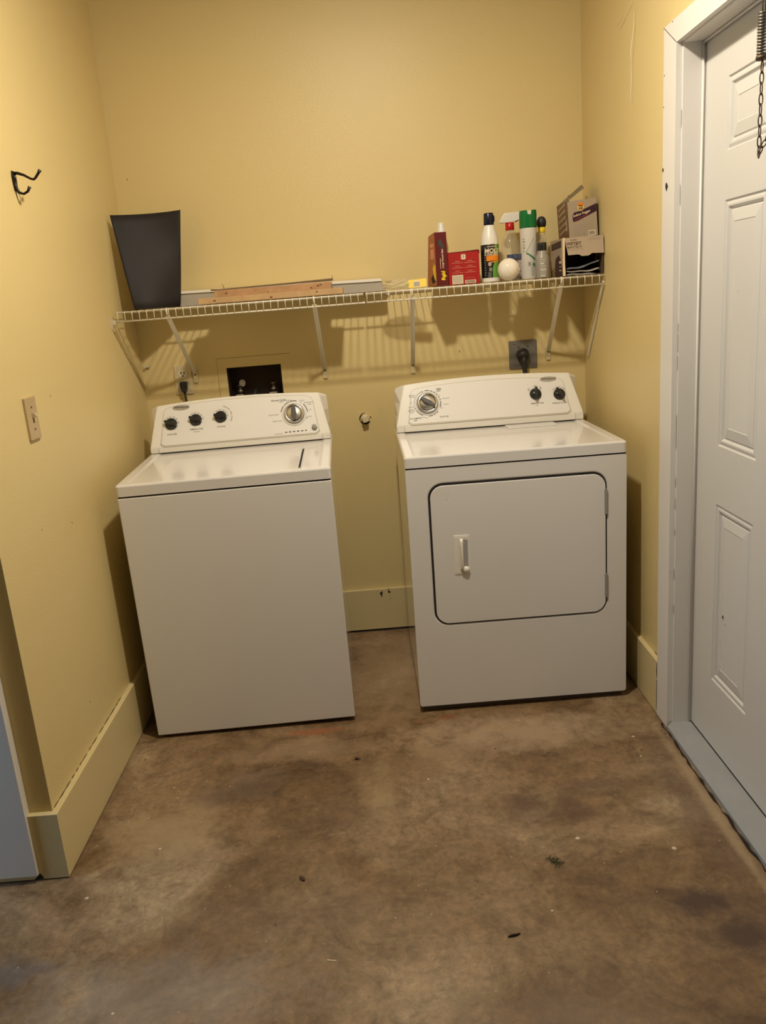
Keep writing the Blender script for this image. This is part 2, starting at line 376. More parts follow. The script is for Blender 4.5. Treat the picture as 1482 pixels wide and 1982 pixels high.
# baseboards
def cracks(pts, parent, r=0.0012):
    b = B()
    for p0, p1 in pts: b.tube([p0, ((Vector(p0)+Vector(p1))/2+Vector((random.uniform(-.001, .001), 0, 0))), p1], [r*.6, r, r*.5], seg=5)
    return obj('caulk_crack', b, DARK, parent)
bl = struct('baseboard_left', B().prism([(XL, 0), (XL, YL), (-1.13, YL), (-1.13, YL-TB), (XL+TB, YL-TB), (XL+TB, 0)], 0.004, HB, Matrix.Identity(4), bev=0.0012), BASEB)
pp = []
y = -1.50
while y < -0.86:
    l = random.uniform(0.02, 0.06); pp.append(((XL+0.0008, y, HB+0.0008), (XL+0.001, min(y+l, -0.85), HB+0.0012))); y += l+random.uniform(0.0, 0.025)
cracks(pp, bl)
bb = struct('baseboard_back', B().box(XL+TB, XR-TB, -TB, 0, 0.009, HB, 0.0015), BASEB)
b = B()
b.prism([(-.012, .178), (.002, .188), (0.0, .170), (-.004, .158), (-.007, .172)], 0, 0.0006, FR(-TB-0.0002))
b.prism([(.026, .192), (.031, .186), (.043, .176), (.036, .181), (.034, .175), (.027, .178)], 0, 0.0006, FR(-TB-0.0002))
b.prism(circ(.035, .150, .002, .0015, 8), 0, .0006, FR(-TB-0.0002))
b.prism(circ(.03, .1965, .004, .0012, 8), 0, .0012, FR(-TB-0.0002))
obj('paint_chip', b, DARK, bb)
struct('baseboard_gap_shade', B().box(XL+TB, XR-TB, -TB+0.002, -0.002, 0.0, 0.009), DARK)  # dark strip put in for the shaded gap under the back baseboard
br = struct('baseboard_right', B().box(XR-TB, XR, YC+0.001, 0, 0.004, HB, 0.0015), BASEB)
cracks([((XR-.001, -.93, HB+.001), (XR-.001, -.90, HB+.001)), ((XR-.001, -.89, HB+.001), (XR-.001, -.86, HB+.001)), ((XR-TB-.0005, YC+.001, HB-.004), (XR-TB-.0005, YC+.001, HB-.06)), ((XR-TB-.0005, YC+.001, .13), (XR-TB-.0005, YC+.001, .02))], br)

# exterior door: casing, jamb, slab
def casing():
    b = B(); F = frame((XR, 0, 0), (0, 1, 0), (0, 0, 1))      # a=y b=z n=+x
    x0, x1 = -0.018, 0.0
    # mitred leg and head, outer/inner edges
    b.prism([(YC, 0.004), (YC, HC), (YJ+0.006, HI+0.004), (YJ+0.006, 0.004)], x0, x1, F)
    b.prism([(YC, HC), (YD2-0.095, HC), (YD2-0.004, HI+0.004), (YJ+0.006, HI+0.004)], x0, x1, F)
    b.prism([(YD2-0.004, HI+0.004), (YD2-0.095, HC), (YD2-0.095, 0.004), (YD2-0.004, 0.004)], x0, x1, F)
    return b
tr = struct('trim_1', casing(), TRIM)
b = B(); F = frame((XR-0.018, 0, 0), (0, -1, 0), (0, 0, 1))   # facing -x: a=-y
for y, z, s, sh in ((-0.9398, 1.735, 0.0055, 1.2), (-0.970, 1.6853, 0.0095, 1.3)):
    pts = [(-y+s*1.1*math.cos(t)*random.uniform(.5, 1.1), z+s*sh*math.sin(t)*random.uniform(.55, 1.1)) for t in [k*PI/5 for k in range(10)]]
    b.prism(pts, 0, 0.0008, F)
for y, z in ((-0.944, 1.98), (-.94, 1.9), (-1.0, 2.098)): b.prism(circ(-y, z, .0016, .002, 7), 0, .0008, F)
b.bar((XR-0.0184, YC, HC), (XR-0.0184, YJ+.006, HI+.004), .0008, .0012)
obj('paint_chip', b, DARK, tr)
# jamb lining
b = B().box(XR-0.001, 1.06, YJ, YJ+0.012, 0.026, HI+0.012).box(XR-0.001, 1.06, YD2, YJ, HI, HI+0.012).box(XR-0.001, 1.06, YD2-0.012, YD2, 0.026, HI+0.012)
jm = struct('trim_2', b, TRIM)
b = B().tube([(XD-.007, YJ-.003, .03), (XD-.007, YJ-.003, HI-.001)], .0035, 8).box(XD-.0035, XD+.002, YJ-.0035, YJ, .03, HI)
b.tube([(XD-.007, YJ-.004, HI-.004), (XD-.007, YD2, HI-.004)], .0035, 8)
obj('weather_strip', b, TRIM, jm)
b = B().box(XR-.0006, XR+.0002, YJ+.0055, YJ+.0075, .03, HI+.004)
for k in range(14):
    z = random.uniform(.4, 1.9); b.box(XR-.0010, XR, YJ+.004, YJ+.0065, z, z+random.uniform(.01, .06))
obj('paint_gap', b, DARK, jm)
def make_door():
    t = thing('door_1', None, None, (XD, YJ-0.003, 0.030)); t['kind'] = 'structure'
    F = frame((0, 0, 0), (0, -1, 0), (0, 0, 1))    # a = distance from hinge side, b = z, n = -x
    W_, H_ = (YJ-0.003)-(YD2+0.003), HI-0.030-0.004
    zz = lambda z: z-0.030
    cols = [(0.142, 0.369), (W_-0.369, W_-0.142)]
    rows = [(zz(1.742), zz(1.917)), (zz(0.970), zz(1.622)), (zz(0.250), zz(0.800))]
    holes = []
    b = B()
    rects = [(a0, a1, z0, z1) for a0, a1 in cols for z0, z1 in rows]
    for a0, a1, z0, z1 in rects: holes.append([(a0, z0), (a0, z1), (a1, z1), (a1, z0)])
    b.prism([(0, 0), (W_, 0), (W_, H_), (0, H_)], -0.004, 0.0, F, holes=holes)
    b.prism([(0, 0), (W_, 0), (W_, H_), (0, H_)], -0.044, -0.012, F)
    b.box(-0.0, 0.044, -0.0015, 0.0, 0, H_)
    slab = obj('door_slab', b, DOORM, t)
    for a0, a1, z0, z1 in rects:
        tb = bmesh.new(); prof = [(0, 0), (.004, -.0045), (.012, -.0015), (.017, -.0015), (.022, -.008), (.026, -.0085), (.029, -.005), (.056, -.0012), (.058, -.0025)]
        rings = []
        for ins, n in prof: rings.append([tb.verts.new((a, bb_, n)) for a, bb_ in ((a0+ins, z0+ins), (a1-ins, z0+ins), (a1-ins, z1-ins), (a0+ins, z1-ins))])
        for r0, r1 in zip(rings, rings[1:]):
            for k in range(4): tb.faces.new((r0[k], r0[(k+1) % 4], r1[(k+1) % 4], r1[k]))
        tb.faces.new(rings[-1])
        q = B(); q._merge(tb, 0, F); obj('door_panel', q, DOORM, slab)
    c = B()
    for a, z, s in ((.208, .448, .004), (.235, 1.36, .001), (.225, .43, .0015)): c.prism([(a-s*.6, z-s*1.3), (a+s*.5, z-s), (a+s*.8, z+s*.6), (a, z+s*1.4), (a-s*.7, z+s*.4)], 0, .0005, F)
    obj('paint_chip', c, DARK, slab)
    c = B().box(-.002, .03, -W_, 0, -0.006, -0.001); obj('door_sweep', c, DARK, t)
    return t
make_door()
b = B()
b.prism([(0.903, 0.0), (1.06, 0.0), (1.06, 0.027), (0.918, 0.027), (0.903, 0.014)], 0, (YJ-YD2), frame((0, YJ, 0), (1, 0, 0), (0, 0, 1)))
sill = struct('trim_4', b, THRESH)
b = B(); yy = YC
pts = []
for k in range(40):
    y0 = YJ+0.04 - k*0.024
    pts.append((0.9000+random.uniform(-.005, .002), y0, 0.0002))
b.tube(pts, [0.0010+random.choice((0, .001, .003, .0045)) for _ in pts], 6)
obj('dirt_line', b, TWIG, sill)
# doorway casing at the end of the left wall
cs = struct('trim_5', B().box(-1.125, -0.9727, -1.5425, YL-TB-0.0004, 0.0215, 2.16, 0.0012).box(-1.125, -0.9735, YL-TB-0.0004, YL-0.0004, HB+0.001, 2.16), TRIM)
obj('paint_chip', B().prism([(-.9885, .004), (-.970, .0215), (-.962, .006)], 0, .0006, FR(YL-TB-.0004)), DARK, cs)

# wall marks
b = B()
obj('paint_speck', B().prism(circ(-.861, 1.963, .0012, .004, 7), 0, .0006, FR(-.0003)).prism(circ(.40, 1.205, .0012, .006, 7), 0, .0006, FR(-.0003)).prism(circ(.905, 2.52, .004, .006, 9), 0, .001, FR(-.0003)), TWIG, wb)
wl = bpy.data.objects['wall_left']; F = frame((XL, 0, 0), (0, 1, 0), (0, 0, 1))
b = B()
for y, z, s in ((-1.02, 1.24, .0014), (-1.25, .90, .001), (-1.03, .86, .0012), (-1.14, .32, .0012)): b.prism(circ(y, z, s, s*2, 7), 0, .0006, F)
obj('paint_speck', b, TWIG, wl)

# ------------------------------------------------------------------ appliances
FACE0 = (0.515, 0.93)
FM = frame((0, 0.515, 0.93), (1, 0, 0), (0, 0.07, 0.16))    # console face: a=x, b=up the slope, n=outward
def archz(x, hw, top, rise): return top+rise*(1-(x/hw)**2)
def console(t, H, wb_, wt, wr):
    b = B()
    b.box(-wb_, wb_, 0.516, 0.655, H+0.0015, 0.932, 0.003)
    # front outline in face coordinates, rear outline in x,z
    Lc = math.hypot(0.07, 0.16); n = 16
    def outline(hb, ht, zb, zt, rise):
        p = [(-hb, zb), (-(hb*.75+ht*.25)-.001, zb+(zt-zb)*.25+0), (-(hb*.42+ht*.58)-.002, zb+(zt-zb)*.58), (-ht-.004, zb+(zt-zb)*.93)]
        for k in range(n+1):
            x = -ht+2*ht*k/n; p.append((x, zt+rise*(1-(x/ht)**2)))
        p += [(ht+.004, zb+(zt-zb)*.93), ((hb*.42+ht*.58)+.002, zb+(zt-zb)*.58), ((hb*.75+ht*.25)+.001, zb+(zt-zb)*.25), (hb, zb)]
        return p
    f = outline(wb_, wt, 0.0, 0.157*Lc/0.16-0.003, 0.0145); r = outline(wb_+.001, wr, 0.93, 1.066, 0.012)
    tb = bmesh.new()
    R0 = [tb.verts.new(FM @ Vector((a, c, 0))) for a, c in f]
    R1 = [tb.verts.new(Vector((a, 0.612+0.0*(c-.93), c+0.004))) for a, c in r]
    R2 = [tb.verts.new(Vector((a*.99, 0.655, c-0.006 if c > .94 else c))) for a, c in r]
    for A, C in ((R0, R1), (R1, R2)):
        for k in range(len(A)): tb.faces.new((A[k], A[(k+1) % len(A)], C[(k+1) % len(A)], C[k]))
    tb.faces.new(R0); tb.faces.new(R2)
    bmesh.ops.recalc_face_normals(tb, faces=tb.faces[:])
    ed = [e for e in tb.edges if e.verts[0] in R0 and e.verts[1] in R0]
    bmesh.ops.bevel(tb, geom=ed, offset=0.004, segments=2, affect='EDGES', profile=0.5)
    b._merge(tb, 0)
    o = obj('console', b, PLAST, t)
    # seams of the end caps
    for s in (-1, 1): obj('seam', B().box(s*(wb_-.032)-.0005, s*(wb_-.032)+.0005, .5152, .5158, H+.002, .931), INKG, o)
    return o
def panel_outline(xb, xt, zb, zt, rise, r=.02, n=12, bow=0.0):
    p = []
    L_ = lambda z: xt+(xb-xt)*(1-(z-zb)/(zt-zb))**1.4
    p += [(-L_(zb)+r*.5, zb), (L_(zb)-r*.5, zb), (L_(zb)-.001, zb+r*.3)]
    for k in range(1, 6): z = zb+(zt-r*.8-zb)*k/6+r*.1; p.append((L_(z), z))
    p.append((L_(zt-r*.6), zt-r*.8)); p.append((xt-r*.25, zt-r*.25))
    for k in range(n+1):
        x = (xt-r)*(1-2*k/n); p.append((x, zt+rise*(1-(x/(xt-r))**2)))
    p.append((-xt+r*.25, zt-r*.25)); p.append((-L_(zt-r*.6), zt-r*.8))
    for k in range(5, 0, -1): z = zb+(zt-r*.8-zb)*k/6+r*.1; p.append((-L_(z), z))
    p.append((-L_(zb)+.001, zb+r*.3))
    return p
def emblem(parent, a, c):
    b = B().prism(circ(a, c, .033, .0105, 36), .0015, .0030, FM).text('Whirlpool', .0135, FM @ Matrix.Translation((a, c+.001, .0033)), 1, bold=.0003, shear=.2)
    e = B; obj('emblem', b, [EMBL, INK], parent, label='silver oval emblem with dark lettering')
def small_knob(parent, a, c, ang, r=.0195):
    M_ = FM @ Matrix.Translation((a, c, 0.0016))
    k = B().lathe([(r*1.18, 0), (r*1.18, .002), (r*1.0, .0025), (r*.98, .010), (r*.92, .0125), (0, .013)], M=M_, seg=32)
    g = Matrix.Rotation(ang, 4, 'Z')
    pts = [(-r*1.28, -.0015), (-r*1.2, -.0045), (-r*.4, -.0075), (r*.4, -.0075), (r*1.2, -.0045), (r*1.28, -.0015), (r*1.28, .0015), (r*1.2, .0045), (r*.4, .0075), (-r*.4, .0075), (-r*1.2, .0045), (-r*1.28, .0015)]
    k.prism(pts, 0.003, .021, M_ @ g, bev=.0022)
    return obj('control_knob', k, KNOB, parent)
def small_ticks(b, a, c, r=.0285, angs=(150, 120, 95, 65, 40, 10)):
    for d in angs:
        x = a+r*math.cos(math.radians(d)); z = c+r*math.sin(math.radians(d))
        M_ = FM @ Matrix.Translation((x, z, .0017)) @ Matrix.Rotation(math.radians(d-90), 4, 'Z')
        b.prism([(-.0045, -.0007), (.0045, -.0007), (.0045, .0007), (-.0045, .0007)], 0, .0003, M_)
        x = a+(r-.005)*math.cos(math.radians(d-4)); z = c+(r-.005)*math.sin(math.radians(d-4))
        b.prism(circ(x, z, .0012, .0012, 8), .0015, .0019, FM)
def big_knob(parent, a, c, r, ang, ringr):
    M_ = FM @ Matrix.Translation((a, c, 0.0016))
    k = obj('cycle_dial', B().lathe([(ringr, 0), (ringr, .002), (ringr-.001, .0026), (r+.002, .0026), (r+.002, .0030), (0, .0031)], M=M_, seg=48), PANEL, parent)
    obj('dial_ring', B().lathe([(r+.0012, .0026), (r+.0012, .006), (r-.0005, .006)], M=M_, seg=48).lathe([(r-.0095, .011), (r-.0095, .0135), (r-.0105, .0135)], M=M_, seg=48), KNOB, k)
    obj('dial_bezel', B().lathe([(r, .003), (r, .010), (r-.003, .013), (r-.009, .0125), (r-.010, .010), (0, .010)], M=M_, seg=48), CHROME, k)
    obj('dial_cap', B().lathe([(r-.0105, .010), (r-.0105, .0145), (r-.012, .016), (0, .0165)], M=M_, seg=48), SATIN, k)
    w_ = r*.92
    pts = [(-w_*.86, -.004), (-w_*.3, -.0095), (w_*.3, -.0095), (w_*.86, -.004), (w_*.86, .004), (w_*.3, .0095), (-w_*.3, .0095), (-w_*.86, .004)]
    obj('dial_grip', B().prism(pts, .014, .028, M_ @ Matrix.Rotation(ang, 4, 'Z'), bev=.003), KNOBG, k)
    return k
def arc_marks(b, a, c, r, segs, wd=.0028):
    for d0, d1 in segs:
        n = max(2, int(abs(d1-d0)/6)); p = []
        for k in range(n+1): t_ = math.radians(d0+(d1-d0)*k/n); p.append((a+(r+wd/2)*math.cos(t_), c+(r+wd/2)*math.sin(t_)))
        for k in range(n, -1, -1): t_ = math.radians(d0+(d1-d0)*k/n); p.append((a+(r-wd/2)*math.cos(t_), c+(r-wd/2)*math.sin(t_)))
        b.prism(p, .0015, .0019, FM)
def machine_top(t, hw, D, H, th, holes=None, well=True):
    """enamel worktop with a shallow well, hanging lip on all sides"""
    tb = bmesh.new(); rings = []
    prof = [(-.001, H-th), (-.001, H-.006), (.0012, H-.0015), (.006, H), (.030, H), (.040, H-.0035)] if well else [(-.001, H-th), (-.001, H-.006), (.0012, H-.0015), (.006, H)]
    for ins, z in prof:
        pr = rrect(-hw+ins, hw-ins, ins, D-ins, max(.004, .012-ins*.2), 4)
        rings.append([tb.verts.new((a, c, z)) for a, c in pr])
    for A, C in zip(rings, rings[1:]):
        for k in range(len(A)): tb.faces.new((A[k], A[(k+1) % len(A)], C[(k+1) % len(A)], C[k]))
    tb.faces.new(rings[0]); tb.faces.new(rings[-1])
    b = B(); b._merge(tb, 0)
    for f in b.bm.faces: f.smooth = False
    return obj('top_panel', b, ENAMEL, t)
def cabinet(t, hw, D, H, th):
    b = B().box(-hw+.003, hw-.003, .0205, D, 0, H-th-.003, 0.0)
    o = obj('cabinet', b, SIDEM, t)
    return o

def make_washer():
    hw, D, H, th = 0.6985/2, 0.64, 0.9097, 0.038
    t = thing('washing_machine', 'white top-loading washing machine standing left of the dryer', 'washing machine', (-0.47651, -0.81843, 0.0145), (0.01555, -0.00505, 0.02463))
    cabinet(t, hw, D, H, th)
    obj('front_panel', B().box(-hw+.001, hw-.001, 0, .02, 0, H-th-.0055, .0035), FRONTM, t)
    obj('shadow_gap', B().box(-hw+.004, hw-.004, .003, D-.01, H-th-.006, H-th+.002), DARK, t)
    machine_top(t, hw, D, H, th)
    # lid with gaps around it
    lid = B().box(-.2385, .2415, .026, .430, H-.0032, H+.0005, .0022)
    lo = obj('lid', lid, ENAMEL, t)
    obj('lid_gap', B().box(.2425, .2490, .04, .375, H-.0034, H-.0024), INKG, lo)
    obj('lid_gap', B().box(-.2405, -.2390, .045, .42, H-.0034, H-.0026), INKG, lo)
    obj('finger_slot', B().box(.2430, .2485, .045, .365, H-.0024, H-.0019), DARK, lo)
    for sx in (-1, 1):
        for yy_ in (.06, .58):
            f = B().cyl((sx*.30, yy_, -.0145), (sx*.30, yy_, .001), .018); obj('foot', f, RUBBER, t)
    obj('toe_recess', B().box(-hw+.02, hw-.012, .025, D-.02, -.012, .002), DARK, t)
    co = console(t, H, .3465, .309, .338)
    obj('panel_rim', B().prism(panel_outline(.3080, .2885, .0025, .1600, .0125, .03), .0002, .0009, FM), PRIM, co)
    obj('control_panel', B().prism(panel_outline(.3035, .2865, .0085, .1585, .0120, .028), .0004, .0015, FM, bev=.0004), PANEL, co)
    emblem(co, -.219, .1535)
    small_knob(co, -.2604, .0917, math.radians(158)); small_knob(co, -.1657, .0996, math.radians(158)); small_knob(co, -.0699, .1033, math.radians(168))
    big_knob(co, .2134, .0901, .0375, math.radians(92), .0475)
    b = B(); TX = lambda s, a, c, z, **k: b.text(s, z, FM @ Matrix.Translation((a, c, .0018)), 0, **k)
    for a, c in ((-.2604, .0917), (-.1657, .0996), (-.0699, .1033)): small_ticks(b, a, c)
    TX('LOAD SIZE', -.2598, .0508, .0078, bold=.0001); TX('TEMPERATURE', -.1659, .0627, .0078, bold=.0001); TX('wash/rinse', -.1659, .0535, .0058)
    TX('OPTIONS', -.0705, .0643, .0078, bold=.0001); TX('Normal Cycles', .157, .1485, .0095, bold=.0002)
    for k, ch in enumerate('EXTRA RINSE  FABRIC SOFTENER'):
        d = math.radians(72-k*3.6); b.text(ch, .0060, FM @ Matrix.Translation((-.0699+.043*math.cos(d), .1033+.043*math.sin(d), .0018)) @ Matrix.Rotation(d-PI/2, 4, 'Z'), 0)
    TX('NORMAL', .197, .1440, .006); TX('HEAVY', .168, .1410, .006); TX('LIGHT', .247, .1400, .006); TX('PERMANENT', .272, .130, .006); TX('PRESS', .274, .1225, .006); TX('OFF', .275, .101, .006)
    TX('DRAIN & SPIN', .133, .0915, .0062); TX('SOAK', .272, .074, .006); TX('RINSE & SPIN', .146, .066, .0062); TX('Start', .285, .0405, .0078)
    TX('Cycle Status', .148, .0155, .0062); arc_marks(b, .2134, .0901, .0515, [(168, 140), (136, 108), (104, 76), (58, 54), (44, 4), (-20, -26)])
    for k in range(6): b.prism(rrect(.172+k*.0155, .181+k*.0155-(k == 5)*.002, .0175+.0002*k, .0215+.0002*k, .0018, 3), .0015, .0021, FM)
    obj('printed_legend', b, INK, co)
    obj('start_button', B().lathe([(.0105, 0), (.0105, .002), (.009, .003), (0, .0032)], M=FM @ Matrix.Translation((.2863, .028, .0015)), seg=28), mat('button_grey', (0.23, 0.21, 0.17), .4), co)
    return t
make_washer()

def make_dryer():
    hw, D, H, th = 0.7395/2, 0.66, 0.9045, 0.038
    t = thing('clothes_dryer', 'white front-loading dryer with square door standing right of the washing machine', 'dryer', (0.4754, -0.79383, 0.0246), (-0.00521, 0.00458, 0.00827))
    cabinet(t, hw, D, H, th)
    x0, x1, z0, z1 = -.2945, .2985, .3085, .8035
    zt = H-th-.0055
    outer = rrect(-hw+.001, hw-.001, 0, zt, .008, 3)
    b = B().prism(outer, -.020, -.001, FR(0), holes=[rrect(x0-.008, x1+.008, z0-.008, z1+.008, .055, 8)[::-1]])
    tb = bmesh.new()      # softly pressed edge round the door opening
    prof = [(-.010, .0012), (-.0062, .0002), (-.0035, -.0030), (-.0035, -.020)]
    rings = [[tb.verts.new((a, c, -n_)) for a, c in rrect(x0+i_, x1-i_, z0+i_, z1-i_, .047-i_, 8)] for i_, n_ in [(p[0], -p[1]+.002) for p in prof]]
    for A, C in zip(rings, rings[1:]):
        for k in range(len(A)): tb.faces.new((A[k], A[(k+1) % len(A)], C[(k+1) % len(A)], C[k]))
    b._merge(tb, 0, FR(0))
    fp = obj('front_panel', b, FRONTM, t)
    obj('shadow_gap', B().box(-hw+.004, hw-.004, .003, D-.01, H-th-.006, H-th+.002), DARK, t)
    obj('door_recess', B().prism(rrect(x0-.006, x1+.006, z0-.006, z1+.006, .05, 8), -.0195, -.0185, FR(0)), DARK, t)
    obj('door_gap_shade', B().prism(rrect(x0-.0034, x1+.0034, z0-.0034, z1+.0034, .049, 8), -.0185, -.0030, FR(0), holes=[rrect(x0+.0038, x1-.0018, z0+.0018, z1-.0043, .0435, 8)[::-1]]), DARK, t)  # dark ring added so the gap round the door reads as shaded
    d = obj('dryer_door', B().prism(rrect(x0+.0030, x1-.001, z0+.001, z1-.0035, .044, 10), -.0175, .0015, FR(0), bev=.002), FRONTM, t)
    # handle: frame plate, dished pull
    hx0, hx1, hz0, hz1 = -.222, -.1665, .4862, .6252
    h = obj('door_handle', B().prism(rrect(hx0, hx1, hz0, hz1, .005, 4), .0013, .0032, FR(0), bev=.001).prism(rrect(hx0+.004, hx1-.004, hz0+.005, hz1-.005, .004, 4), .0030, .0038, FR(0), bev=.0006), PLAST, d)
    def pull(u, v):
        z = hz0+.014+(hz1-hz0-.026)*v; s = math.sin(PI*v)**.35
        wdt = .013; x = -.2015 + wdt*u
        bulge = math.sin(PI*min(1, max(0, u)))**.6
        return Vector((x, -.004-.017*s*bulge, z))
    obj('grip', B().grid(pull, 8, 20, 0), PLAST, h)
    obj('finger_well', B().prism([(-.1885, hz0+.024), (-.175, hz0+.020), (-.173, hz1-.018), (-.1885, hz1-.013)], .0037, .0041, FR(0)), mat('well_grey', (0.36, 0.34, 0.33), .5), h)
    obj('thumb_rest', B().lathe([(.012, 0), (.0115, .004), (.008, .008), (0, .010)], M=frame((-.183, -.0037, hz0+.017), (1, 0, 0), (0, 0, 1)), seg=24), PLAST, h)
    for zc in (.703, .405):
        hg = B().box(.2935, .3030, -.0045, .002, zc-.0435, zc+.0435, .0012)
        for q in (-.03, 0, .03): hg.cyl((.2985, -.0046, zc+q), (.2985, -.0060, zc+q), .0022, seg=10)
        obj('hinge', hg, mat('hinge_grey', (0.42, 0.40, 0.37), .35, metal=.6), d)
    machine_top(t, hw, D, H, th)
    obj('lint_screen_cover', B().box(.055, .245, .440, .512, H-.0036, H+.0015, .0012).box(.060, .066, .447, .505, H+.0012, H+.0020), ENAMEL, t)
    for sx in (-1, 1):
        for yy_ in (.05, .6): obj('foot', B().cyl((sx*.32, yy_, -.0246), (sx*.32, yy_, .001), .016), RUBBER, t)
    obj('toe_recess', B().box(-hw+.012, hw-.012, .02, D-.02, -.0225, .002), mat('toe_brown', (0.10, 0.075, 0.05), .8), t)  # dark brown block filling the space under the cabinet
    co = console(t, H, .3670, .3235, .357)
    obj('panel_rim', B().prism(panel_outline(.3215, .3015, .0010, .1510, .0125, .03), .0002, .0009, FM), PRIM, co)
    obj('control_panel', B().prism(panel_outline(.3165, .2995, .0070, .1495, .0120, .028), .0004, .0015, FM, bev=.0004), PANEL, co)
    emblem(co, .2423, .1469)
    small_knob(co, .187, .0899, math.radians(86)); small_knob(co, .2799, .0826, math.radians(118))
    big_knob(co, -.2385, .0853, .0400, math.radians(146), .0480)
    b = B(); TX = lambda s, a, c, z, **k: b.text(s, z, FM @ Matrix.Translation((a, c, .0018)), 0, **k)
    small_ticks(b, .187, .0899, .030, (145, 92, 45)); small_ticks(b, .187, .0899, .034, (140, 85, 50))
    for k, ch in enumerate('END OF CYCLE SIGNAL'):
        dd = math.radians(140-k*5.6); b.text(ch, .0056, FM @ Matrix.Translation((.2799+.029*math.cos(dd), .0826+.029*math.sin(dd), .0018)) @ Matrix.Rotation(dd-PI/2, 4, 'Z'), 0)
    TX('TEMPERATURE', .1889, .0518, .0078, bold=.0001); TX('only', .189, .0440, .005); TX('WRINKLE GUARD', .2779, .0470, .0074, bold=.0001)
    TX('TIMED', -.1905, .1400, .0078, bold=.0002); TX('DRY', -.1905, .1325, .0078, bold=.0002); TX('AUTOMATIC', -.2900, .0270, .0078, bold=.0001); TX('DRY', -.2900, .0190, .0078, bold=.0001)
    TX('FLUFF AIR', -.1780, .0270, .0078, bold=.0001); TX('WRINKLE', -.296, .121, .006); TX('GUARD', -.296, .1145, .006)
    for s_, c_ in (('20', .094), ('10', .087), ('NORMAL', .074), ('LESS DRY', .064), ('MORE DRY', .0585), ('HEAVY', .052)): TX(s_, -.302, c_, .0058)
    TX('OFF', -.255, .1330, .0058); TX('COOL DOWN', -.270, .0295, .0058); TX('OFF', -.246, .0270, .0058); TX('DELICATES', -.166, .100, .0058); TX('CASUAL', -.166, .0765, .0058); TX('60', -.200, .128, .005); TX('50', -.189, .115, .005); TX('OFF', -.185, .062, .0058)
    arc_marks(b, -.2385, .0853, .0520, [(98, 78), (74, 64), (60, 50), (46, 36), (32, 22), (18, 10), (6, -22), (-42, -52), (-56, -66), (-70, -88), (196, 202), (208, 246)])
    arc_marks(b, -.2385, .0853, .0520, [(106, 192)], .0012)
    obj('printed_legend', b, INK, co)
    obj('scuff_mark', B().box(-.232, -.2305, -.0018, -.0012, .762, .767).box(-.239, -.235, -.0018, -.0012, .752, .7535), INKG, d)
    return t
make_dryer()

# ------------------------------------------------------------------ wire shelf
ZR = 1.4655; ZL = 1.4305; YF = -0.305; ZD = 1.4695
def make_shelf(x0, x1, label, phase):
    t = thing('wire_shelf', label, 'wire shelf', (0, 0, 0), group=None)
    rods = lambda y, z, r=.0030: B().tube([(x0, y, z), (x1, y, z)], r, 8)
    obj('front_rod', rods(YF, ZR-.003), WIRE, t); obj('lip_rod', rods(YF, ZL), WIRE, t)
    obj('back_rod', rods(-.010, ZR-.003), WIRE, t); obj('middle_rod', rods(-.150, ZR-.0045), WIRE, t)
    b = B(); x = x0+phase
    while x < x1-.003:
        b.tube([(x, -.006, ZR), (x, YF+.004, ZR), (x, YF-.002, ZR-.001), (x, YF-.0035, ZR-.006), (x, YF-.0035, ZL-.001)], .0015, 6); x += .02700
    obj('deck_wires', b, WIRE, t)
    return t
sl = make_shelf(-.899, .0205, 'left length of the white wire shelf on the back wall', .008)
sr = make_shelf(.0290, .9170, 'right length of the white wire shelf on the back wall', .004)
for x in (-.80, -.45, -.05): obj('wall_clip', B().box(x-.008, x+.008, -.016, 0, ZR-.012, ZR+.003, .001), WIRE, sl)
for x in (.12, .5, .85): obj('wall_clip', B().box(x-.008, x+.008, -.016, 0, ZR-.012, ZR+.003, .001), WIRE, sr)
obj('end_cap', B().lathe([(0, -.004), (.0045, -.003), (.0045, .003), (0, .004)], c=(.0205, YF, ZL), axis=(1, 0, 0), seg=12), WIRE, sl)
obj('end_bracket', B().box(XL, XL+.003, -.336, -.312, 1.405, 1.450, .001).box(XL, XL+.012, -.316, -.308, 1.422, 1.438, .001), BRASSD, sl, label='yellowed plastic end bracket')
def brace(xt, xb_, zb, label, yb=-.004, m=WIRE, yt=-.298):
    t = thing('shelf_brace', label, 'shelf brace', (xb_, yb, zb), group='diagonal shelf braces')
    o = Vector((xb_, yb, zb)); P0 = Vector((xt, yt, 1.437))-o; P1 = Vector((0, -.006, .004))
    d = (P1-P0)
    obj('strut', B().bar(P0, P1, .0105, .0025, up=(1, 0, 0)).bar(P0+Vector((.0045, 0, 0)), P1+Vector((.0045, 0, 0)), .003, .008, up=(1, 0, 0)).bar(P0-Vector((.0045, 0, 0)), P1-Vector((.0045, 0, 0)), .003, .008, up=(1, 0, 0)), m, t)
    obj('hook', B().tube([P0, P0+Vector((0, -.006, .010)), P0+Vector((0, -.010, .022)), P0+Vector((0, -.004, .030))], .003, 8), m, t)
    f = obj('wall_foot', B().box(-.009, .009, -.003, .0035, -.034, .016, .001), PLATE, t)
    obj('screw', B().cyl((0, -.003, .0), (0, -.006, .0), .004, seg=12).cyl((0, -.003, -.018), (0, -.0042, -.018), .0015, seg=8), RUST, f)
    return t
brace(-.7095, -.6976, 1.196, 'shelf brace beside the left electrical outlet')
brace(-.1640, -.1622, 1.172, 'second shelf brace from the left, right of the supply box')
brace(.2012, .2035, 1.164, 'third shelf brace from the left, between the washer and the large dryer plug')
brace(.7563, .7671, 1.176, 'white shelf brace just right of the dryer plug')
t = thing('side_wall_brace', 'yellow painted brace strip on the left wall under the shelf', 'shelf brace', (XL, 0, 1.14), group=None)
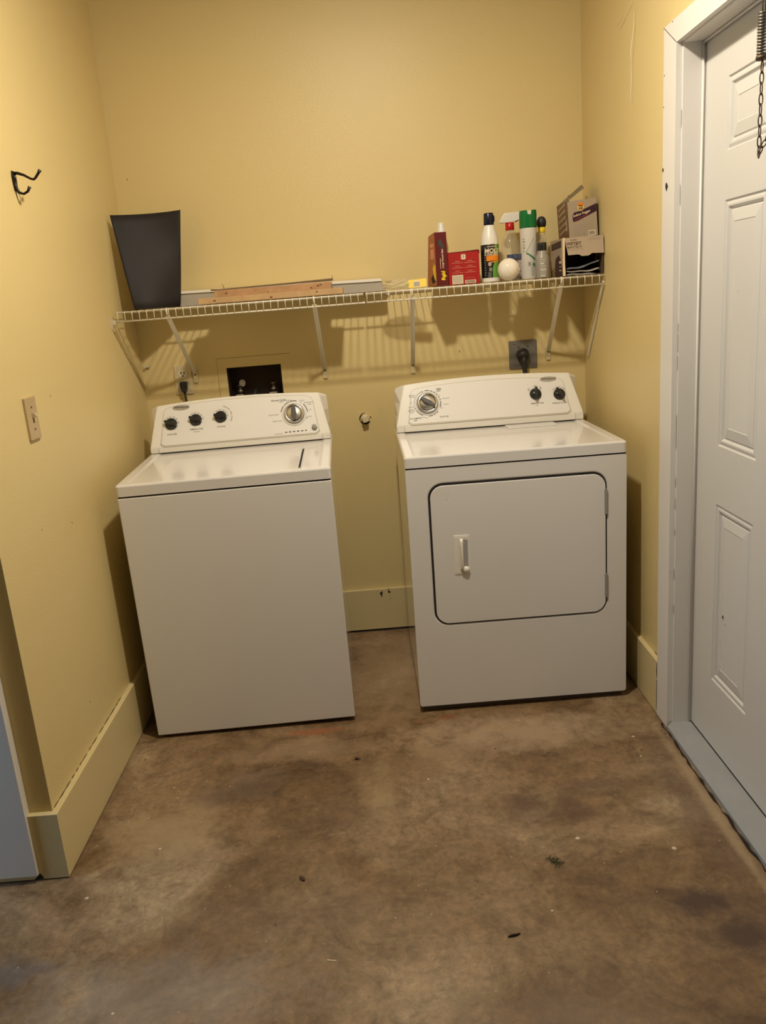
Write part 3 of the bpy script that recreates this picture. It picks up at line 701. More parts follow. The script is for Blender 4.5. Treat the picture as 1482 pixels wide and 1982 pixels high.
obj('strut', B().bar((.003, -.318, .262), (.003, -.012, .012), .009, .0035, up=(1, 0, 0)).bar((.0065, -.320, .264), (.006, -.012, .014), .0025, .006, up=(1, 0, 0)), BASEB, t)
t = thing('side_wall_brace', 'pale brace strip on the right wall under the shelf', 'shelf brace', (XR, 0, 1.14), group=None)
obj('strut', B().bar((-.005, -.292, .300), (-.005, -.070, .012), .010, .006, up=(1, 0, 0)), WIRE, t)
tag(obj('wall_anchor', B().box(-.902, -.880, -.012, 0, 1.239, 1.246, .001).cyl((-.900, -.002, 1.243), (-.900, -.014, 1.236), .004, seg=10), [BRASSD]), 'small leftover shelf anchor in the left back corner under the shelf', 'anchor')

# ------------------------------------------------------------------ wall fittings
def outlet():
    t = thing('electrical_outlet', 'ivory duplex outlet with black plug on the back wall', 'electrical outlet', (-.749, 0, 1.178), (0, .02, 0))
    pl = obj('cover_plate', B().prism(rrect(-.0355, .0355, -.060, .060, .004, 4), 0, .006, FR(0), bev=.002), PLATE, t)
    for zc in (.0235, -.0235):
        f = obj('socket', B().prism(rrect(-.0165, .0165, zc-.0145, zc+.0145, .011, 6), .005, .008, FR(0), bev=.0008), OUTLET, t)
        obj('socket_slots', B().prism([(-.0088, zc-.001), (-.0048, zc-.001), (-.0048, zc+.010), (-.0088, zc+.010)], .0078, .0084, FR(0)).prism([(.0040, zc-.001), (.0080, zc-.001), (.0080, zc+.009), (.0040, zc+.009)], .0078, .0084, FR(0)).prism(circ(0, zc-.0075, .0035, .0035, 12), .0078, .0084, FR(0)), DARK, f)
    obj('screw', B().cyl((0, -.006, 0), (0, -.0072, 0), .003, seg=12), BRASSD, pl)
    return t
outlet()
p = obj('washer_plug', B().prism([(-.013, .010), (.013, .010), (.015, .003), (.012, -.022), (.006, -.034), (-.006, -.034), (-.012, -.022), (-.015, .003)], .0, .026, frame((-.7475, -.0086, 1.1615), (1, 0, 0), (0, 0, 1)), bev=.003)
        .tube([(-.7475, -.021, 1.130), (-.746, -.023, 1.115), (-.742, -.030, 1.08), (-.735, -.05, 1.03), (-.72, -.06, .95)], .0048, 8), RUBBER)
tag(p, 'black power plug and cord in the left duplex outlet', 'power cord')

def supply_box():
    t = thing('washer_supply_box', 'recessed dark washer supply box in the wall above the washing machine', 'supply box', (-.4553, 0, 1.08))
    x0, x1, z0, z1 = OX0+.4553, OX1+.4553, OZ0-1.08, OZ1-1.08
    b = B().box(x0, x1, .085, .09, z0, z1).box(x0, x0+.003, 0.0005, .09, z0, z1).box(x1-.003, x1, 0.0005, .09, z0, z1).box(x0, x1, 0.0005, .09, z1-.003, z1).box(x0, x1, 0.0005, .09, z0, z0+.003)
    obj('housing', b, BOXIN, t)
    X0, X1, Z1, Z0 = -.605+.4553, -.3024+.4553, .171, -.165
    obj('cover_frame', B().prism([(X0, Z0), (X1, Z0), (X1, Z1), (X0, Z1)], 0, .0022, FR(0), holes=[[(x0, z0), (x0, z1), (x1, z1), (x1, z0)]]), WALL, t)
    obj('edge_gap', B().box(X0, X1, -.0012, -.0002, Z1, Z1+.0012).box(X0-.0012, X0, -.0008, 0, Z0, Z1), WOODD, t)
    for x, kk in ((-.072, 0), (.068, 1)):
        v = B().lathe([(.009, -.05), (.009, .02), (.013, .02), (.013, .034), (.007, .036), (.007, .050)], c=(x, .045, .0), seg=20).cyl((x, .045, .012), (x, .018, .012), .007).lathe([(.012, 0), (.012, .004), (.004, .006)], c=(x, .045, .050), seg=16)
        vo = obj('valve', v, VALVE, t)
        obj('valve_handle', B().box(x-.016, x+.016, .010, .018, .006, .018, .002), EMBL, vo)
        if kk == 0: obj('shutoff_tag', B().prism(circ(x+.012, .062, .013, .015, 14), 0, .003, FR(.04)), EMBL, vo)
        obj('supply_hose', B().tube([(x, .045, -.02), (x, .040, -.06), (x+.01, .03, -.12)], .010, 10), EMBL if kk == 0 else RUBBER, vo)
    obj('drain_hose', B().tube([(-.004, .05, .028), (-.010, .030, .018), (-.016, .012, -.02), (-.018, .005, -.07), (-.018, .02, -.12)], [.012, .014, .014, .013, .013], 12), RUBBER, t)
    return t
supply_box()

def dryer_outlet():
    t = thing('dryer_outlet', 'grey square dryer outlet plate on the back wall', 'electrical outlet', (.6626, 0, 1.1725))
    p_ = obj('cover_plate', B().prism(rrect(-.058, .058, -.0575, .0575, .004, 4), 0, .006, FR(0), bev=.0015), GREYPL, t)
    obj('receptacle', B().lathe([(.026, 0), (.026, .004), (.024, .006), (0, .006)], M=frame((-.002, -.0055, .0), (1, 0, 0), (0, 0, 1)), seg=32), RUBBER, t)
    for a, c in ((-.018, .030), (.020, .032), (-.036, .044)): obj('screw', B().cyl((a, -.006, c), (a, -.0072, c), .0028, seg=12), RUST, p_)
    return t
dryer_outlet()
b = B().lathe([(.0245, 0), (.0255, .008), (.024, .020), (.017, .030), (.006, .033), (0, .033)], M=frame((.6595, -.012, 1.170), (1, 0, 0), (0, 0, 1)), seg=28)
b.tube([(.6595, -.034, 1.166), (.6600, -.037, 1.148), (.661, -.038, 1.13), (.662, -.040, 1.10), (.664, -.05, 1.04), (.665, -.06, .95)], [.013, .0135, .0115, .0095, .0095, .0095], 14)
tag(obj('dryer_plug', b, RUBBER), 'large round black dryer plug with thick cord in the grey outlet', 'power cord')

def pipe_cap():
    t = thing('gas_stub_cap', 'painted square pipe cap in a round wall hole between the machines', 'pipe cap', (-.012, 0, .957))
    b = B(); n = 40
    for k in range(n):      # broken dark ring where the wall was cut
        a0 = 2*PI*k/n
        if 15 < math.degrees(a0) < 82 or 320 < math.degrees(a0) < 352: continue
        wdt = .0036+.0016*math.sin(a0*3)+(.0018 if 200 < math.degrees(a0) < 330 else 0); r = .0250
        a1 = a0+2*PI/n
        b.prism([((r-wdt)*math.cos(a0), (r-wdt)*math.sin(a0)), (r*math.cos(a0), r*math.sin(a0)), (r*math.cos(a1), r*math.sin(a1)), ((r-wdt)*math.cos(a1), (r-wdt)*math.sin(a1))], 0, .0008, FR(0))
    obj('hole_edge', b, DARK, t)
    obj('collar', B().lathe([(.0175, 0), (.0175, .006), (.015, .012), (0, .012)], M=FR(0), seg=24), PLATE, t)
    obj('cap', B().box(-.0115, .0115, -.036, -.010, -.0115, .0115, .0022, M=Matrix.Rotation(-.28, 4, 'Y')), PLATE, t)
    return t
pipe_cap()

def light_switch():
    t = thing('light_switch', 'almond toggle light switch on the left wall', 'light switch', (XL, -1.186, 1.1985))
    F = frame((0, 0, 0), (0, 1, 0), (0, 0, 1))
    p_ = obj('cover_plate', B().prism(rrect(-.036, .036, -.058, .058, .003, 4), 0, .007, F, bev=.002), mat('almond_plate', (0.50, 0.37, 0.20), .35), t)
    obj('slot', B().prism([(-.005, -.013), (.005, -.013), (.005, .013), (-.005, .013)], .0068, .0073, F), WOODD, p_)
    obj('toggle', B().box(.004, .020, -.0042, .0042, -.002, .008, .0012, M=Matrix.Rotation(-.35, 4, 'Y')), PLATE, t)
    for z in (.030, -.030): obj('screw', B().cyl((.0065, 0, z), (.008, 0, z), .003, seg=12), RUST, p_)
light_switch()

def coat_hook():
    t = thing('coat_hook', 'black double coat hook on the left wall', 'coat hook', (XL, -1.008, 1.828))
    obj('back_plate', B().prism([(-.007, -.024), (.006, -.026), (.010, -.006), (.011, .012), (.006, .024), (-.007, .026), (-.011, .012), (-.010, -.006)], 0, .006, frame((0, 0, 0), (0, 1, 0), (0, 0, 1)), bev=.002), BLACKI, t)
    obj('upper_hook', B().tube([(.004, 0, .020), (.014, .0, .020), (.030, .0, .014), (.046, .002, .004), (.054, .003, .0015), (.060, .004, .006), (.068, .005, .016), (.075, .006, .025)], [.0050, .0042, .0035, .0032, .0034, .0034, .0036, .0048], 10), BLACKI, t)
    obj('lower_hook', B().tube([(.003, 0, .006), (.003, -.001, -.016), (.010, -.001, -.030), (.022, 0, -.034), (.033, .002, -.028), (.040, .003, -.016)], [.0055, .0055, .0040, .0034, .0034, .0046], 10), BLACKI, t)
    obj('screw', B().cyl((.005, .001, .011), (.0085, .001, .011), .0042, seg=14), SATIN, t)
coat_hook()
tag(obj('wall_scratch', B().tube([(XL+.0004, -1.006, 1.800), (XL+.0004, -1.000, 1.785), (XL+.0004, -.993, 1.772)], [.0010, .0007, .0003], 5), [WOODD]), 'fine brown scratch on the left wall below the black coat hook', 'scratch')

# door closer spring and chain by the door
def link(b, p0, p1, r, wd, flat):
    p0 = Vector(p0); p1 = Vector(p1); d = (p1-p0); L = d.length; d.normalize()
    a = Vector(flat); a = (a-d*a.dot(d)).normalized()
    pts = []
    for k in range(16):
        t_ = 2*PI*k/16; pts.append((p0+p1)/2+d*(math.cos(t_)*(L/2-wd/2)+math.copysign(0, 1))+d*0+a*math.sin(t_)*wd/2+d*math.cos(t_)*wd/2)
    b.tube(pts, r, 6, closed=True)
XS = 0.880
def spring_chain():
    ys, z0, z1 = SPY, SPZ0, SPZ1
    t = thing('door_spring', 'coiled steel spring and chain hanging in front of the white door', 'door spring', (XS, ys, z1))
    b = B(); n = 15; pts = []
    for k in range(n*10+1):
        a_ = 2*PI*k/10; pts.append((.0108*math.cos(a_), .0108*math.sin(a_), (z0-z1)*(k/(n*10))))
    b.tube(pts, .0021, 6); obj('coil', b, STEEL, t)
    obj('spring_collar', B().lathe([(.006, -.004), (.0125, -.003), (.0135, .001), (.0125, .005), (.006, .006)], c=(0, 0, z0-z1), seg=20), RUST, t)
    obj('top_hook', B().tube([(-.003, .0, .001), (-.003, 0, .10), (0, 0, .112), (.003, 0, .10), (.003, 0, .001)], .0016, 6), STEEL, t)
    c = thing('door_chain', 'thin dark link chain hanging below the spring by the white door', 'chain', (XS, ys, z0))
    z = -.004; k = 0
    while z > CHZ-z0+.01:
        b = B(); link(b, (0, 0, z), (0, 0, z-.0245), .0013, .009, (0, 1, 0) if k % 2 == 0 else (1, .25, 0)); obj('chain_link', b, RUST, c); z -= .0205; k += 1
    p_ = Vector((0, 0, z+.003))
    for k in range(9):
        q = p_+Vector((.0, -.0165, .0135)); b = B(); link(b, p_, q, .0013, .009, (1, 0, 0) if k % 2 else (0, 1, 1)); obj('chain_link', b, RUST, c); p_ = p_+(q-p_)*.84
SPY, SPZ0, SPZ1, CHZ = -1.575, 1.862, 1.949, 1.675
spring_chain()
tag(obj('cobweb_strand', B().tube([(XR-.006, -.63, 2.268), (XR-.010, -.585, 2.256), (XR-.012, -.555, 2.245), (XR-.012, -.50, 2.233)], [.0006, .0008, .0009, .0014], 5), WEB), 'short pale cobweb strand high on the right wall', 'cobweb')
tag(obj('cobweb_strand', B().tube([(XR-.006, -.640, 2.235), (XR-.006, -.642, 2.20), (XR-.010, -.640, 2.16), (XR-.012, -.628, 2.125), (XR-.010, -.624, 2.10), (XR-.010, -.630, 2.05), (XR-.012, -.626, 2.0), (XR-.010, -.630, 1.975)], [.0004, .0009, .0009, .0014, .0004, .0009, .0004, .0009], 5), WEB), 'long thin cobweb strand hanging down the right wall beside the door casing', 'cobweb')

# ------------------------------------------------------------------ things on the shelf
def sheet():
    def fn(u, v):
        xb_ = -.838+.141*u; yb = -.255+.135*u**2.6
        xt = -.894+.251*u; yt = -.200+.060*u+.045*(1-(2*u-1)**2)
        z = ZD+.001+v*(.344+.007*u)
        return Vector((xb_+(xt-xb_)*(v**.92), yb+(yt-yb)*v, z))
    return tag(obj('plastic_sheet', B().grid(fn, 20, 12, .0022), MATM), 'tall curved charcoal sheet standing at the left end of the shelf', 'plastic sheet')
sheet()
t = thing('long_white_board', 'long flat white and grey board lying along the back of the shelf', 'board', (-.40, -.115, ZD))
obj('body', B().prism([(-.40, 0), (.508, 0), (.515, .012), (.492, .040), (-.40, .050)], -.100, 0, FR(0)), FOAMG, t)
obj('top_lip', B().prism([(-.40, .049), (.485, .037), (.499, .037), (.492, .047), (-.40, .059)], -.100, .006, FR(0), bev=.001), FOAMW, t)
def plank(name, x0, x1, z0a, z0b, th, y0, y1, m, label, cat='wood strip'):
    ang = math.atan2(z0b-z0a, x1-x0); L = x1-x0
    return tag(obj(name, B().box(0, L, y0, y1, 0, th, .0012, M=Matrix.Translation((x0, 0, z0a)) @ Matrix.Rotation(-ang, 4, 'Y')), m), label, cat, 'wood strips stacked on the shelf')
plank('wood_strip', -.590, -.054, ZD, ZD, .0218, -.297, -.170, WOOD, 'longest light pine strip at the bottom of the wood pile on the shelf')
plank('wood_strip', -.536, -.097, ZD+.0224, ZD+.0224, .0245, -.252, -.128, WOOD2, 'reddish knotty pine strip on top of the longest wood strip')
for par, lst in (('wood_strip', ((.06, .010), (.27, .007), (.44, .014))), ('wood_strip.001', ((.045, .012), (.39, .013), (.40, .017), (.365, .008), (.20, .006)))):
    P = bpy.data.objects[par]; q0 = P.data.vertices; ymin = min(v.co.y for v in q0)
    xo = min(v.co.x for v in q0); zo = min(v.co.z for v in q0)
    for k_, (x_, z_) in enumerate(lst):
        obj('knot', B().prism(circ(xo+x_, zo+z_, .0055-.0008*k_, .0032, 14), 0, .0005, FR(ymin)), WOODD if k_ % 2 == 0 else color('knot_brown', (120, 70, 35)), P)
t = thing('wood_strip', 'thin dark splintered strip with nails on top of the wood pile', 'wood strip', (-.552, -.215, ZD+.0475), (0, -.006, 0), group='wood strips stacked on the shelf')
obj('lath', B().prism([(0, 0), (.462, 0), (.462, .009), (.30, .006), (.03, .004), (0, .006)], -.012, .012, FR(0)), WOODD, t)
for x, z, dx in ((.050, .022, -.006), (.460, .020, .001)): obj('nail', B().tube([(x, 0, 0), (x+dx*.4, 0, z*.6), (x+dx, 0, z)], [.0012, .0010, .0006], 6), RUST, t)
# yellow bag
def blob(cx, cy_, cz, rx, ry, rz, amp, seed, nu=30, nv=18):
    random.seed(seed); ph = [(random.uniform(2, 9), random.uniform(2, 9), random.uniform(0, 6)) for _ in range(7)]
    def fn(u, v):
        a = 2*PI*u; p_ = PI*v-PI/2
        d = 1+amp*sum(math.sin(f1*math.cos(a)*2+f2*math.sin(p_)*2+f3+math.sin(a)*f1) for f1, f2, f3 in ph)/3
        return Vector((cx+rx*d*math.cos(a)*math.cos(p_), cy_+ry*d*math.sin(a)*math.cos(p_), max(ZD+.0005, cz+rz*d*math.sin(p_))))
    return B().grid(fn, nu, nv, 0, smooth=False)
t = thing('plastic_bag', 'crumpled yellow clear plastic bag with a yellow barcode card on the shelf', 'plastic bag')
obj('film', blob(.168, -.190, ZD+.017, .074, .042, .020, .12, 3, 26, 12), YCLEAR, t)
M_ = frame((.228, -.232, ZD+.016), (1, -.12, .03), (0, .25, 1))
lb = obj('barcode_card', B().prism(rrect(-.034, .034, -.0145, .0155, .002, 3), 0, .0012, M_).prism(rrect(-.016, .010, -.013, .010, .001, 2), .0012, .0015, M_, mi=1), [YEL, CREAM], t)
b = B()
for k in range(9): x = -.014+k*.0026; b.prism([(x, -.011), (x+.0013, -.011), (x+.0013, .006), (x, .006)], .0015, .0018, M_)
obj('barcode', b, INK, lb)
# tall red bait box
def bait_box():
    t = thing('bait_box', 'tall narrow red bait box with yellow lettering, left of the square red box', 'box', (.3225, -.25, ZD), (0, 0, .19))
    w2 = .0225; top = .190
    # wedge: side profile in (y,z), rear slopes in toward the top
    b = B()
    S = frame((0, 0, 0), (0, 1, 0), (0, 0, 1))
    prof = [(0, 0), (.130, 0), (.124, .04), (.085, top-.006), (.070, top-.004), (0, top+.002)]
    b.prism(prof, -w2, w2, S)
    obj('carton', b, REDD, t)
    f = B().prism([(-w2+.0005, .0005), (w2-.0005, .0005), (w2-.0005, top), (-w2+.0005, top+.0005)], 0, .0006, FR(0), mi=0)
    obj('front_print', f, mat('maroon_print', s2l(92, 14, 20), .4), t)
    b = B(); R90 = Matrix.Rotation(PI/2, 4, 'Z')
    b.text('Raid', .020, FR(-.0009, .004, .036) @ R90, 0, bold=.0009, shear=.1, sx=.95)
    b.prism([(.009, .042), (.018, .032), (.010, .034)], 0, .0006, FR(-.0008), mi=0)
    b.text('Large Roach Baits', .0102, FR(-.0009, .0035, .100) @ R90, 1, bold=.0002)
    b.prism([(-.0063, .062), (-.0047, .062), (-.0047, .100), (-.0063, .100)], 0, .0004, FR(-.0006), mi=1)
    # roach picture patch
    b.prism([(-.010, .160), (-.004, .170), (.004, .160), (.013, .140), (.011, .128), (.002, .133), (-.012, .148)], 0, .0006, FR(-.0008), mi=2)
    obj('lettering', b, [YEL, CREAM, INK], t)
    SL = frame((-w2-.0004, 0, 0), (0, -1, 0), (0, 0, 1))       # left face, n = -x, a=-y
    b = B().prism([(-.001, .001), (-.128, .001), (-.122, .04), (-.084, top-.007), (-.070, top-.006), (-.001, top-.001)], 0, .0004, SL)
    sp = obj('side_print', b, ORBR, t)
    b = B().prism([(-.01, .02), (-.03, .03), (-.05, .075), (-.040, .06), (-.028, .085), (-.018, .07), (-.008, .078)], .0004, .0007, SL, mi=0)
    for z0_, z1_ in ((.10, .135), (.142, .155)): b.prism([(-.02, z0_), (-.07, z0_), (-.065, z1_), (-.02, z1_)], .0004, .0007, SL, mi=1)
    b.prism([(-.02, .015), (-.06, .01), (-.075, .03), (-.04, .045)], .0004, .0007, SL, mi=2)
    obj('side_pictures', b, [YEL, PINKL, TWIG], sp)
    return t
bait_box()
t = thing('nozzle_bottle', 'white cone-tipped bottle standing behind the tall red bait box', 'bottle', (.3445, -.070, ZD))
obj('body', B().lathe([(0, 0), (.016, 0), (.017, .01), (.017, .17), (.017, .190), (.018, .196)], seg=28), WHITEP, t)
obj('cap', B().lathe([(.0188, .196), (.0182, .200), (.0125, .230), (.0100, .238), (.006, .2395), (0, .240)], seg=28), WHITEP, t)
def red_box():
    t = thing('square_red_box', 'square bright red box with pale text blocks between the bait box and the mold spray', 'box', (.4075, -.22, ZD), (0, 0, -.01))
    w2 = .0595
    obj('carton', B().box(-w2, w2, 0, .11, 0, .117, .0008), REDBOX, t)
    obj('top_flap', B().prism([(-w2, .117), (w2, .117), (w2+.002, .108), (w2+.002, .119), (w2-.004, .1225), (0, .1195), (-w2, .1182)], -.11, .0008, FR(0)), REDD, t)
    b = B(); F = FR(-.0005)
    b.prism(rrect(-.0085, .0085, .090, .109, .003, 3), 0, .0005, F, mi=0)
    b.text('1', .014, FR(-.0012, 0, .100), 2, bold=.0004)
    for cx, cz in ((-.024, .080), (.024, .080), (-.024, .0625), (.024, .0625), (-.024, .0445), (.024, .0445)):
        b.prism([(cx-.009, cz+.0035), (cx+.009, cz+.0037), (cx+.009, cz+.0055), (cx-.009, cz+.0053)], 0, .0004, F, mi=1); b.prism([(cx-.021, cz-.0024), (cx+.021, cz-.0022), (cx+.021, cz-.0006), (cx-.021, cz-.0008)], 0, .0004, F, mi=1)
    b.prism([(-.046, .002), (-.004, .002), (-.004, .035), (-.046, .035)], 0, .0005, F, mi=0)
    b.prism([(.003, .002), (.044, .002), (.044, .0145), (.003, .0145)], 0, .0005, F, mi=0)
    for k in range(6): b.prism([(.006, .004+k*.0016), (.041, .004+k*.0016), (.041, .0048+k*.0016), (.006, .0048+k*.0016)], .0005, .0007, F, mi=3)
    for k in range(11): b.prism([(-.043, .005+k*.0025), (-.008, .005+k*.0025), (-.008, .0057+k*.0025), (-.043, .0057+k*.0025)], .0005, .0007, F, mi=4)
    b.prism([(.006, .023), (.040, .023), (.040, .0238), (.006, .0238)], 0, .0004, F, mi=1)
    obj('printed_front', b, [CREAM, PINKL, INK, REDD, INKG], t)
red_box()
def mold_can():
    cx, cy_, r = 0, 0, .0338
    t = thing('mold_spray_can', 'black, green and orange mold control spray can with navy cap', 'spray can', (.5115, -.2, ZD))
    obj('can', B().lathe([(0, 0), (r-.001, 0), (r+.0004, .003), (r-.0005, .008), (r, .012), (r, .136), (r-.0008, .146), (r-.0025, .158), (r-.005, .170), (r-.0085, .182), (r-.0125, .194), (r-.0145, .201), (.0185, .207), (0, .207)], seg=48), WHITEP, t)
    lb_ = obj('label', B().lathe([(r+.0002, .016), (r+.0003, .0162), (r+.0003, .1355), (r+.0002, .136)], seg=48), NAVL, t)
    R_ = r+.0005; b = B()
    b.patch(0, 0, R_, .10, .95, lambda k: (.0165, .02+.085*min(1, .35+k)), 0)
    b.patch(0, 0, R_+.0001, .45, .95, lambda k: (.10, .1355), 0)
    b.patch(0, 0, R_+.0002, -.56, .95, lambda k: (.076+.003*k, .094+.007*k), 1)
    b.patch(0, 0, R_+.0002, -.05, .95, lambda k: (.070+.003*k, .074+.004*k), 1)
    b.text('MOLD', .0225, (.16, .1125), 2, wrap=(0, 0, R_+.0004), bold=.0008, shear=.12)
    b.text('CONTROL', .0125, (.10, .0995), 2, wrap=(0, 0, R_+.0004), bold=.0004, shear=.12)
    b.text('concrobium', .0075, (.05, .1285), 2, wrap=(0, 0, R_+.0004), bold=.0002, shear=.2)
    b.patch(0, 0, R_+.0002, -.35, .55, lambda k: (.1315+.006*math.sin(PI*k*.9), .1323+.0065*math.sin(PI*k*.9)), 2)
    b.patch(0, 0, R_+.0002, -.40, .0, lambda k: (.0655-.0085*math.sin(PI*k)**.5, .0655+.0085*math.sin(PI*k)**.5), 7)
    b.patch(0, 0, R_+.0002, -.28, 0, lambda k: (.040, .0520), 4); b.patch(0, 0, R_+.0003, -.25, -.03, lambda k: (.0415, .0505), 5)
    b.patch(0, 0, R_+.0005, -.19, -.09, lambda k: (.0435, .0455+.003*math.sin(PI*k)), 2, 6)
    for k in range(6): b.patch(0, 0, R_+.0002, -.42, -.02-.05*(k % 2), lambda q, k=k: (.0185+k*.0032, .0198+k*.0032), 6, 4)
    for k in range(12): b.patch(0, 0, R_+.0002, -.82, -.66, lambda q, k=k: (.025+k*.009, .028+k*.009), 6, 3)
    obj('label_print', b, [GRNL, ORGL, CREAM, PINKL, LTGREY, NAVL, INKG, MAUVE], lb_)
    obj('cap', B().lathe([(.0188, .206), (.0192, .210), (.0183, .246), (.0165, .2495), (0, .250)], seg=36).prism(rrect(-.004, .0212, .212, .243, .010, 5), -.010, .010, FR(0)), NAVY, t)
mold_can()
def spray_bottle():
    t = thing('spray_bottle', 'clear spray bottle with red collar and white trigger head', 'spray bottle', (.6055, -.115, ZD))
    obj('bottle', B().lathe([(0, 0), (.034, 0), (.037, .004), (.037, .115), (.034, .140), (.026, .165), (.0185, .180), (.0160, .190)], seg=40), CLEAR, t)
    obj('collar', B().lathe([(.0165, .188), (.0172, .190), (.0168, .214), (.013, .217), (0, .217)], seg=28), REDC, t)
    obj('dip_tube', B().tube([(0, 0, .19), (0, 0, .10), (.003, 0, .01)], .0018, 6), CLEAR, t)
    h = obj('trigger_head', B().prism([(-.041, .217), (-.039, .223), (-.022, .250), (-.018, .2515), (.075, .254), (.090, .248), (.104, .232), (.110, .214), (.105, .211), (.092, .224), (.060, .231), (.012, .216), (-.010, .2165)], -.013, .013, FR(0), bev=.002).cyl((0, 0, .214), (0, 0, .222), .012), WHITEP, t)
    obj('trigger', B().prism([(.020, .219), (.046, .237), (.055, .232), (.060, .212), (.056, .190), (.052, .190), (.050, .212), (.044, .226), (.024, .216)], -.006, .006, FR(0), bev=.001), REDC, t)
spray_bottle()
b = B().lathe([(0, -.0405), (.012, -.0388), (.0235, -.0335), (.0335, -.0233), (.0388, -.012), (.0405, 0), (.0388, .012), (.0335, .0233), (.0235, .0335), (.012, .0388), (0, .0405)], c=(0, 0, 0), seg=40)
b.bm.free(); b = B(); tb = bmesh.new(); bmesh.ops.create_uvsphere(tb, u_segments=48, v_segments=24, radius=.0408); b._merge(tb, 0, smooth=True)
t = thing('globe_bulb', 'round white globe light bulb at the front of the shelf beside the mold spray', 'light bulb', (.570, -.258, ZD+.0405))
obj('globe', b, BULB, t)
obj('bulb_base', B().cyl((.004, .034, -.008), (.006, .066, -.012), .013, .0125), SATIN, t)
t = thing('printed_pouch', 'crumpled blue, red and grey printed plastic pouch behind the globe bulb', 'plastic pouch', (.6085, -.195, 0))
random.seed(11)
def pouch(u, v):
    x = -.034+.068*u; z = ZD+.001+.096*v*(1-.12*(2*u-1)**2)
    w = .018*(1-abs(2*v-1)**3)*(1-.5*abs(2*u-1)**2)
    return x, z, w
for sgn, nm in ((-1, 'front_film'), (1, 'back_film')):
    def fn(u, v, sgn=sgn):
        x, z, w = pouch(u, v); n_ = .0025*(math.sin(u*23+v*9)+math.sin(v*31-u*14))
        return Vector((x, sgn*(w*.5+abs(n_)*.6)-.002*sgn, z))
    obj(nm, B().grid(fn, 22, 26, 0, smooth=False), PACKM, t)
obj('blue_seal', B().grid(lambda u, v: Vector((-.034+.060*u, -.012+.003*math.sin(u*19), ZD+.078+.017*v)), 16, 3, .001, smooth=False), color('blue_grey_film', (70, 80, 105), .2, var=.5, scale=60), t)
def green_can():
    r = .0318
    t = thing('green_cap_spray_can', 'tall pale aerosol can with green notched cap', 'spray can', (.6595, -.2, ZD))
    obj('can', B().lathe([(0, 0), (r-.001, 0), (r, .003), (r, .180), (r-.001, .186), (0, .186)], seg=48), LTGREY, t)
    # cap: open tube wall with a U notch facing the room
    R_, Ri = r+.0006, r-.003; tb = bmesh.new(); n = 72; cols = []
    for k in range(n+1):
        a = -PI+2*PI*k/n
        d = (a-.03)/.23
        if abs(d) < 1: h = .246-.029*max(0, 1-d*d)**.18
        else:
            e = (abs(d)-1)*.24
            h = .2475-.006*max(0, 1-e/.12)**2 if e < .12 else .2475
            if abs(a) > 1.5: h = .2475-.012*min(1, (abs(a)-1.5)/.9)
        cols.append([tb.verts.new((rr*math.sin(a), -rr*math.cos(a), z)) for rr, z in ((R_, .186), (R_, .232), (R_-.001, h), (Ri, h), (Ri, .186))])
    for A, C in zip(cols, cols[1:]):
        for i in range(4): tb.faces.new((A[i], C[i], C[i+1], A[i+1]))
    bmesh.ops.remove_doubles(tb, verts=tb.verts[:], dist=1e-6)
    b = B(); b._merge(tb, 0, smooth=False); b.lathe([(Ri, .198), (0, .198)], seg=36)
    obj('cap', b, GREENC, t)
    obj('spray_button', B().cyl((0, 0, .198), (0, 0, .2165), .011, .010), WHITEP, t)
    b = B(); q = r+.0004
    b.patch(0, 0, q, -.5, .95, lambda k: (.094-.040*k**1.2-.002, .097-.038*k**1.2+.006*k), 0, 16)
    b.patch(0, 0, q, -.5, .45, lambda k: (.096+.050*k, .098+.0505*k), 0, 12)
    b.patch(0, 0, q, .25, .95, lambda k: (.050-.02*k, .060-.010*k), 0, 8)
    for k in range(5): b.patch(0, 0, q+.0001, -.90, -.66+.04*(k % 2), lambda z_, k=k: (.100+k*.011, .1035+k*.011+.002*(k % 2)), 1, 4)
    for k in range(8): b.patch(0, 0, q, .05, .36, lambda z_, k=k: (.012+k*.0045, .0135+k*.0045), 1, 3)
    b.patch(0, 0, q, .12, .22, lambda k: (.050, .054), 1, 3); b.patch(0, 0, q, -.30, .02, lambda k: (.048+.0*k, .062), 1, 5)
    b.patch(0, 0, q, .95, 1.2, lambda k: (.10, .165), 1, 4)
    obj('label_print', b, [GREENS, INKG], t)
green_can()
t = thing('dome_cap_bottle', 'clear bottle with yellow collar and black dome cap behind the small grey bottle', 'bottle', (.7205, -.152, ZD))
obj('bottle', B().lathe([(0, 0), (.022, 0), (.0235, .003), (.0235, .118), (.020, .140), (.0125, .158), (.0125, .170)], seg=32), CLEAR, t)
obj('collar', B().lathe([(.0130, .168), (.0135, .169), (.0135, .188), (0, .189)], seg=28), YEL, t)
obj('cap', B().lathe([(.0140, .188), (.0170, .194), (.0180, .206), (.0160, .217), (.0100, .225), (0, .228)], seg=32), RUBBER, t)
t = thing('small_grey_bottle', 'short grey bottle with black screw cap at the front of the shelf', 'bottle', (.6985, -.252, ZD))
r = .0265
obj('bottle', B().lathe([(0, 0), (r-.001, 0), (r, .003), (r, .068), (r-.002, .076), (r-.007, .086), (.0165, .094), (.0155, .100)], seg=40), GREYB, t)
obj('cap', B().lathe([(.0168, .099), (.0172, .100), (.0168, .125), (.0160, .127), (0, .1272)], seg=32), KNOB, t)
b = B()
random.seed(5)
for k in range(9):
    w_ = random.uniform(.25, .42); b.patch(0, 0, r+.0003, -.50, -.50+2*w_, lambda q, k=k: (.006+k*.0073, .006+k*.0073+.0012+.0018*(k % 3 == 0)), 0, 5)
b.patch(0, 0, r+.0003, .62, .72, lambda q: (.005, .070), 1, 2)
obj('label_print', b, [WHITEP, INKG], t)

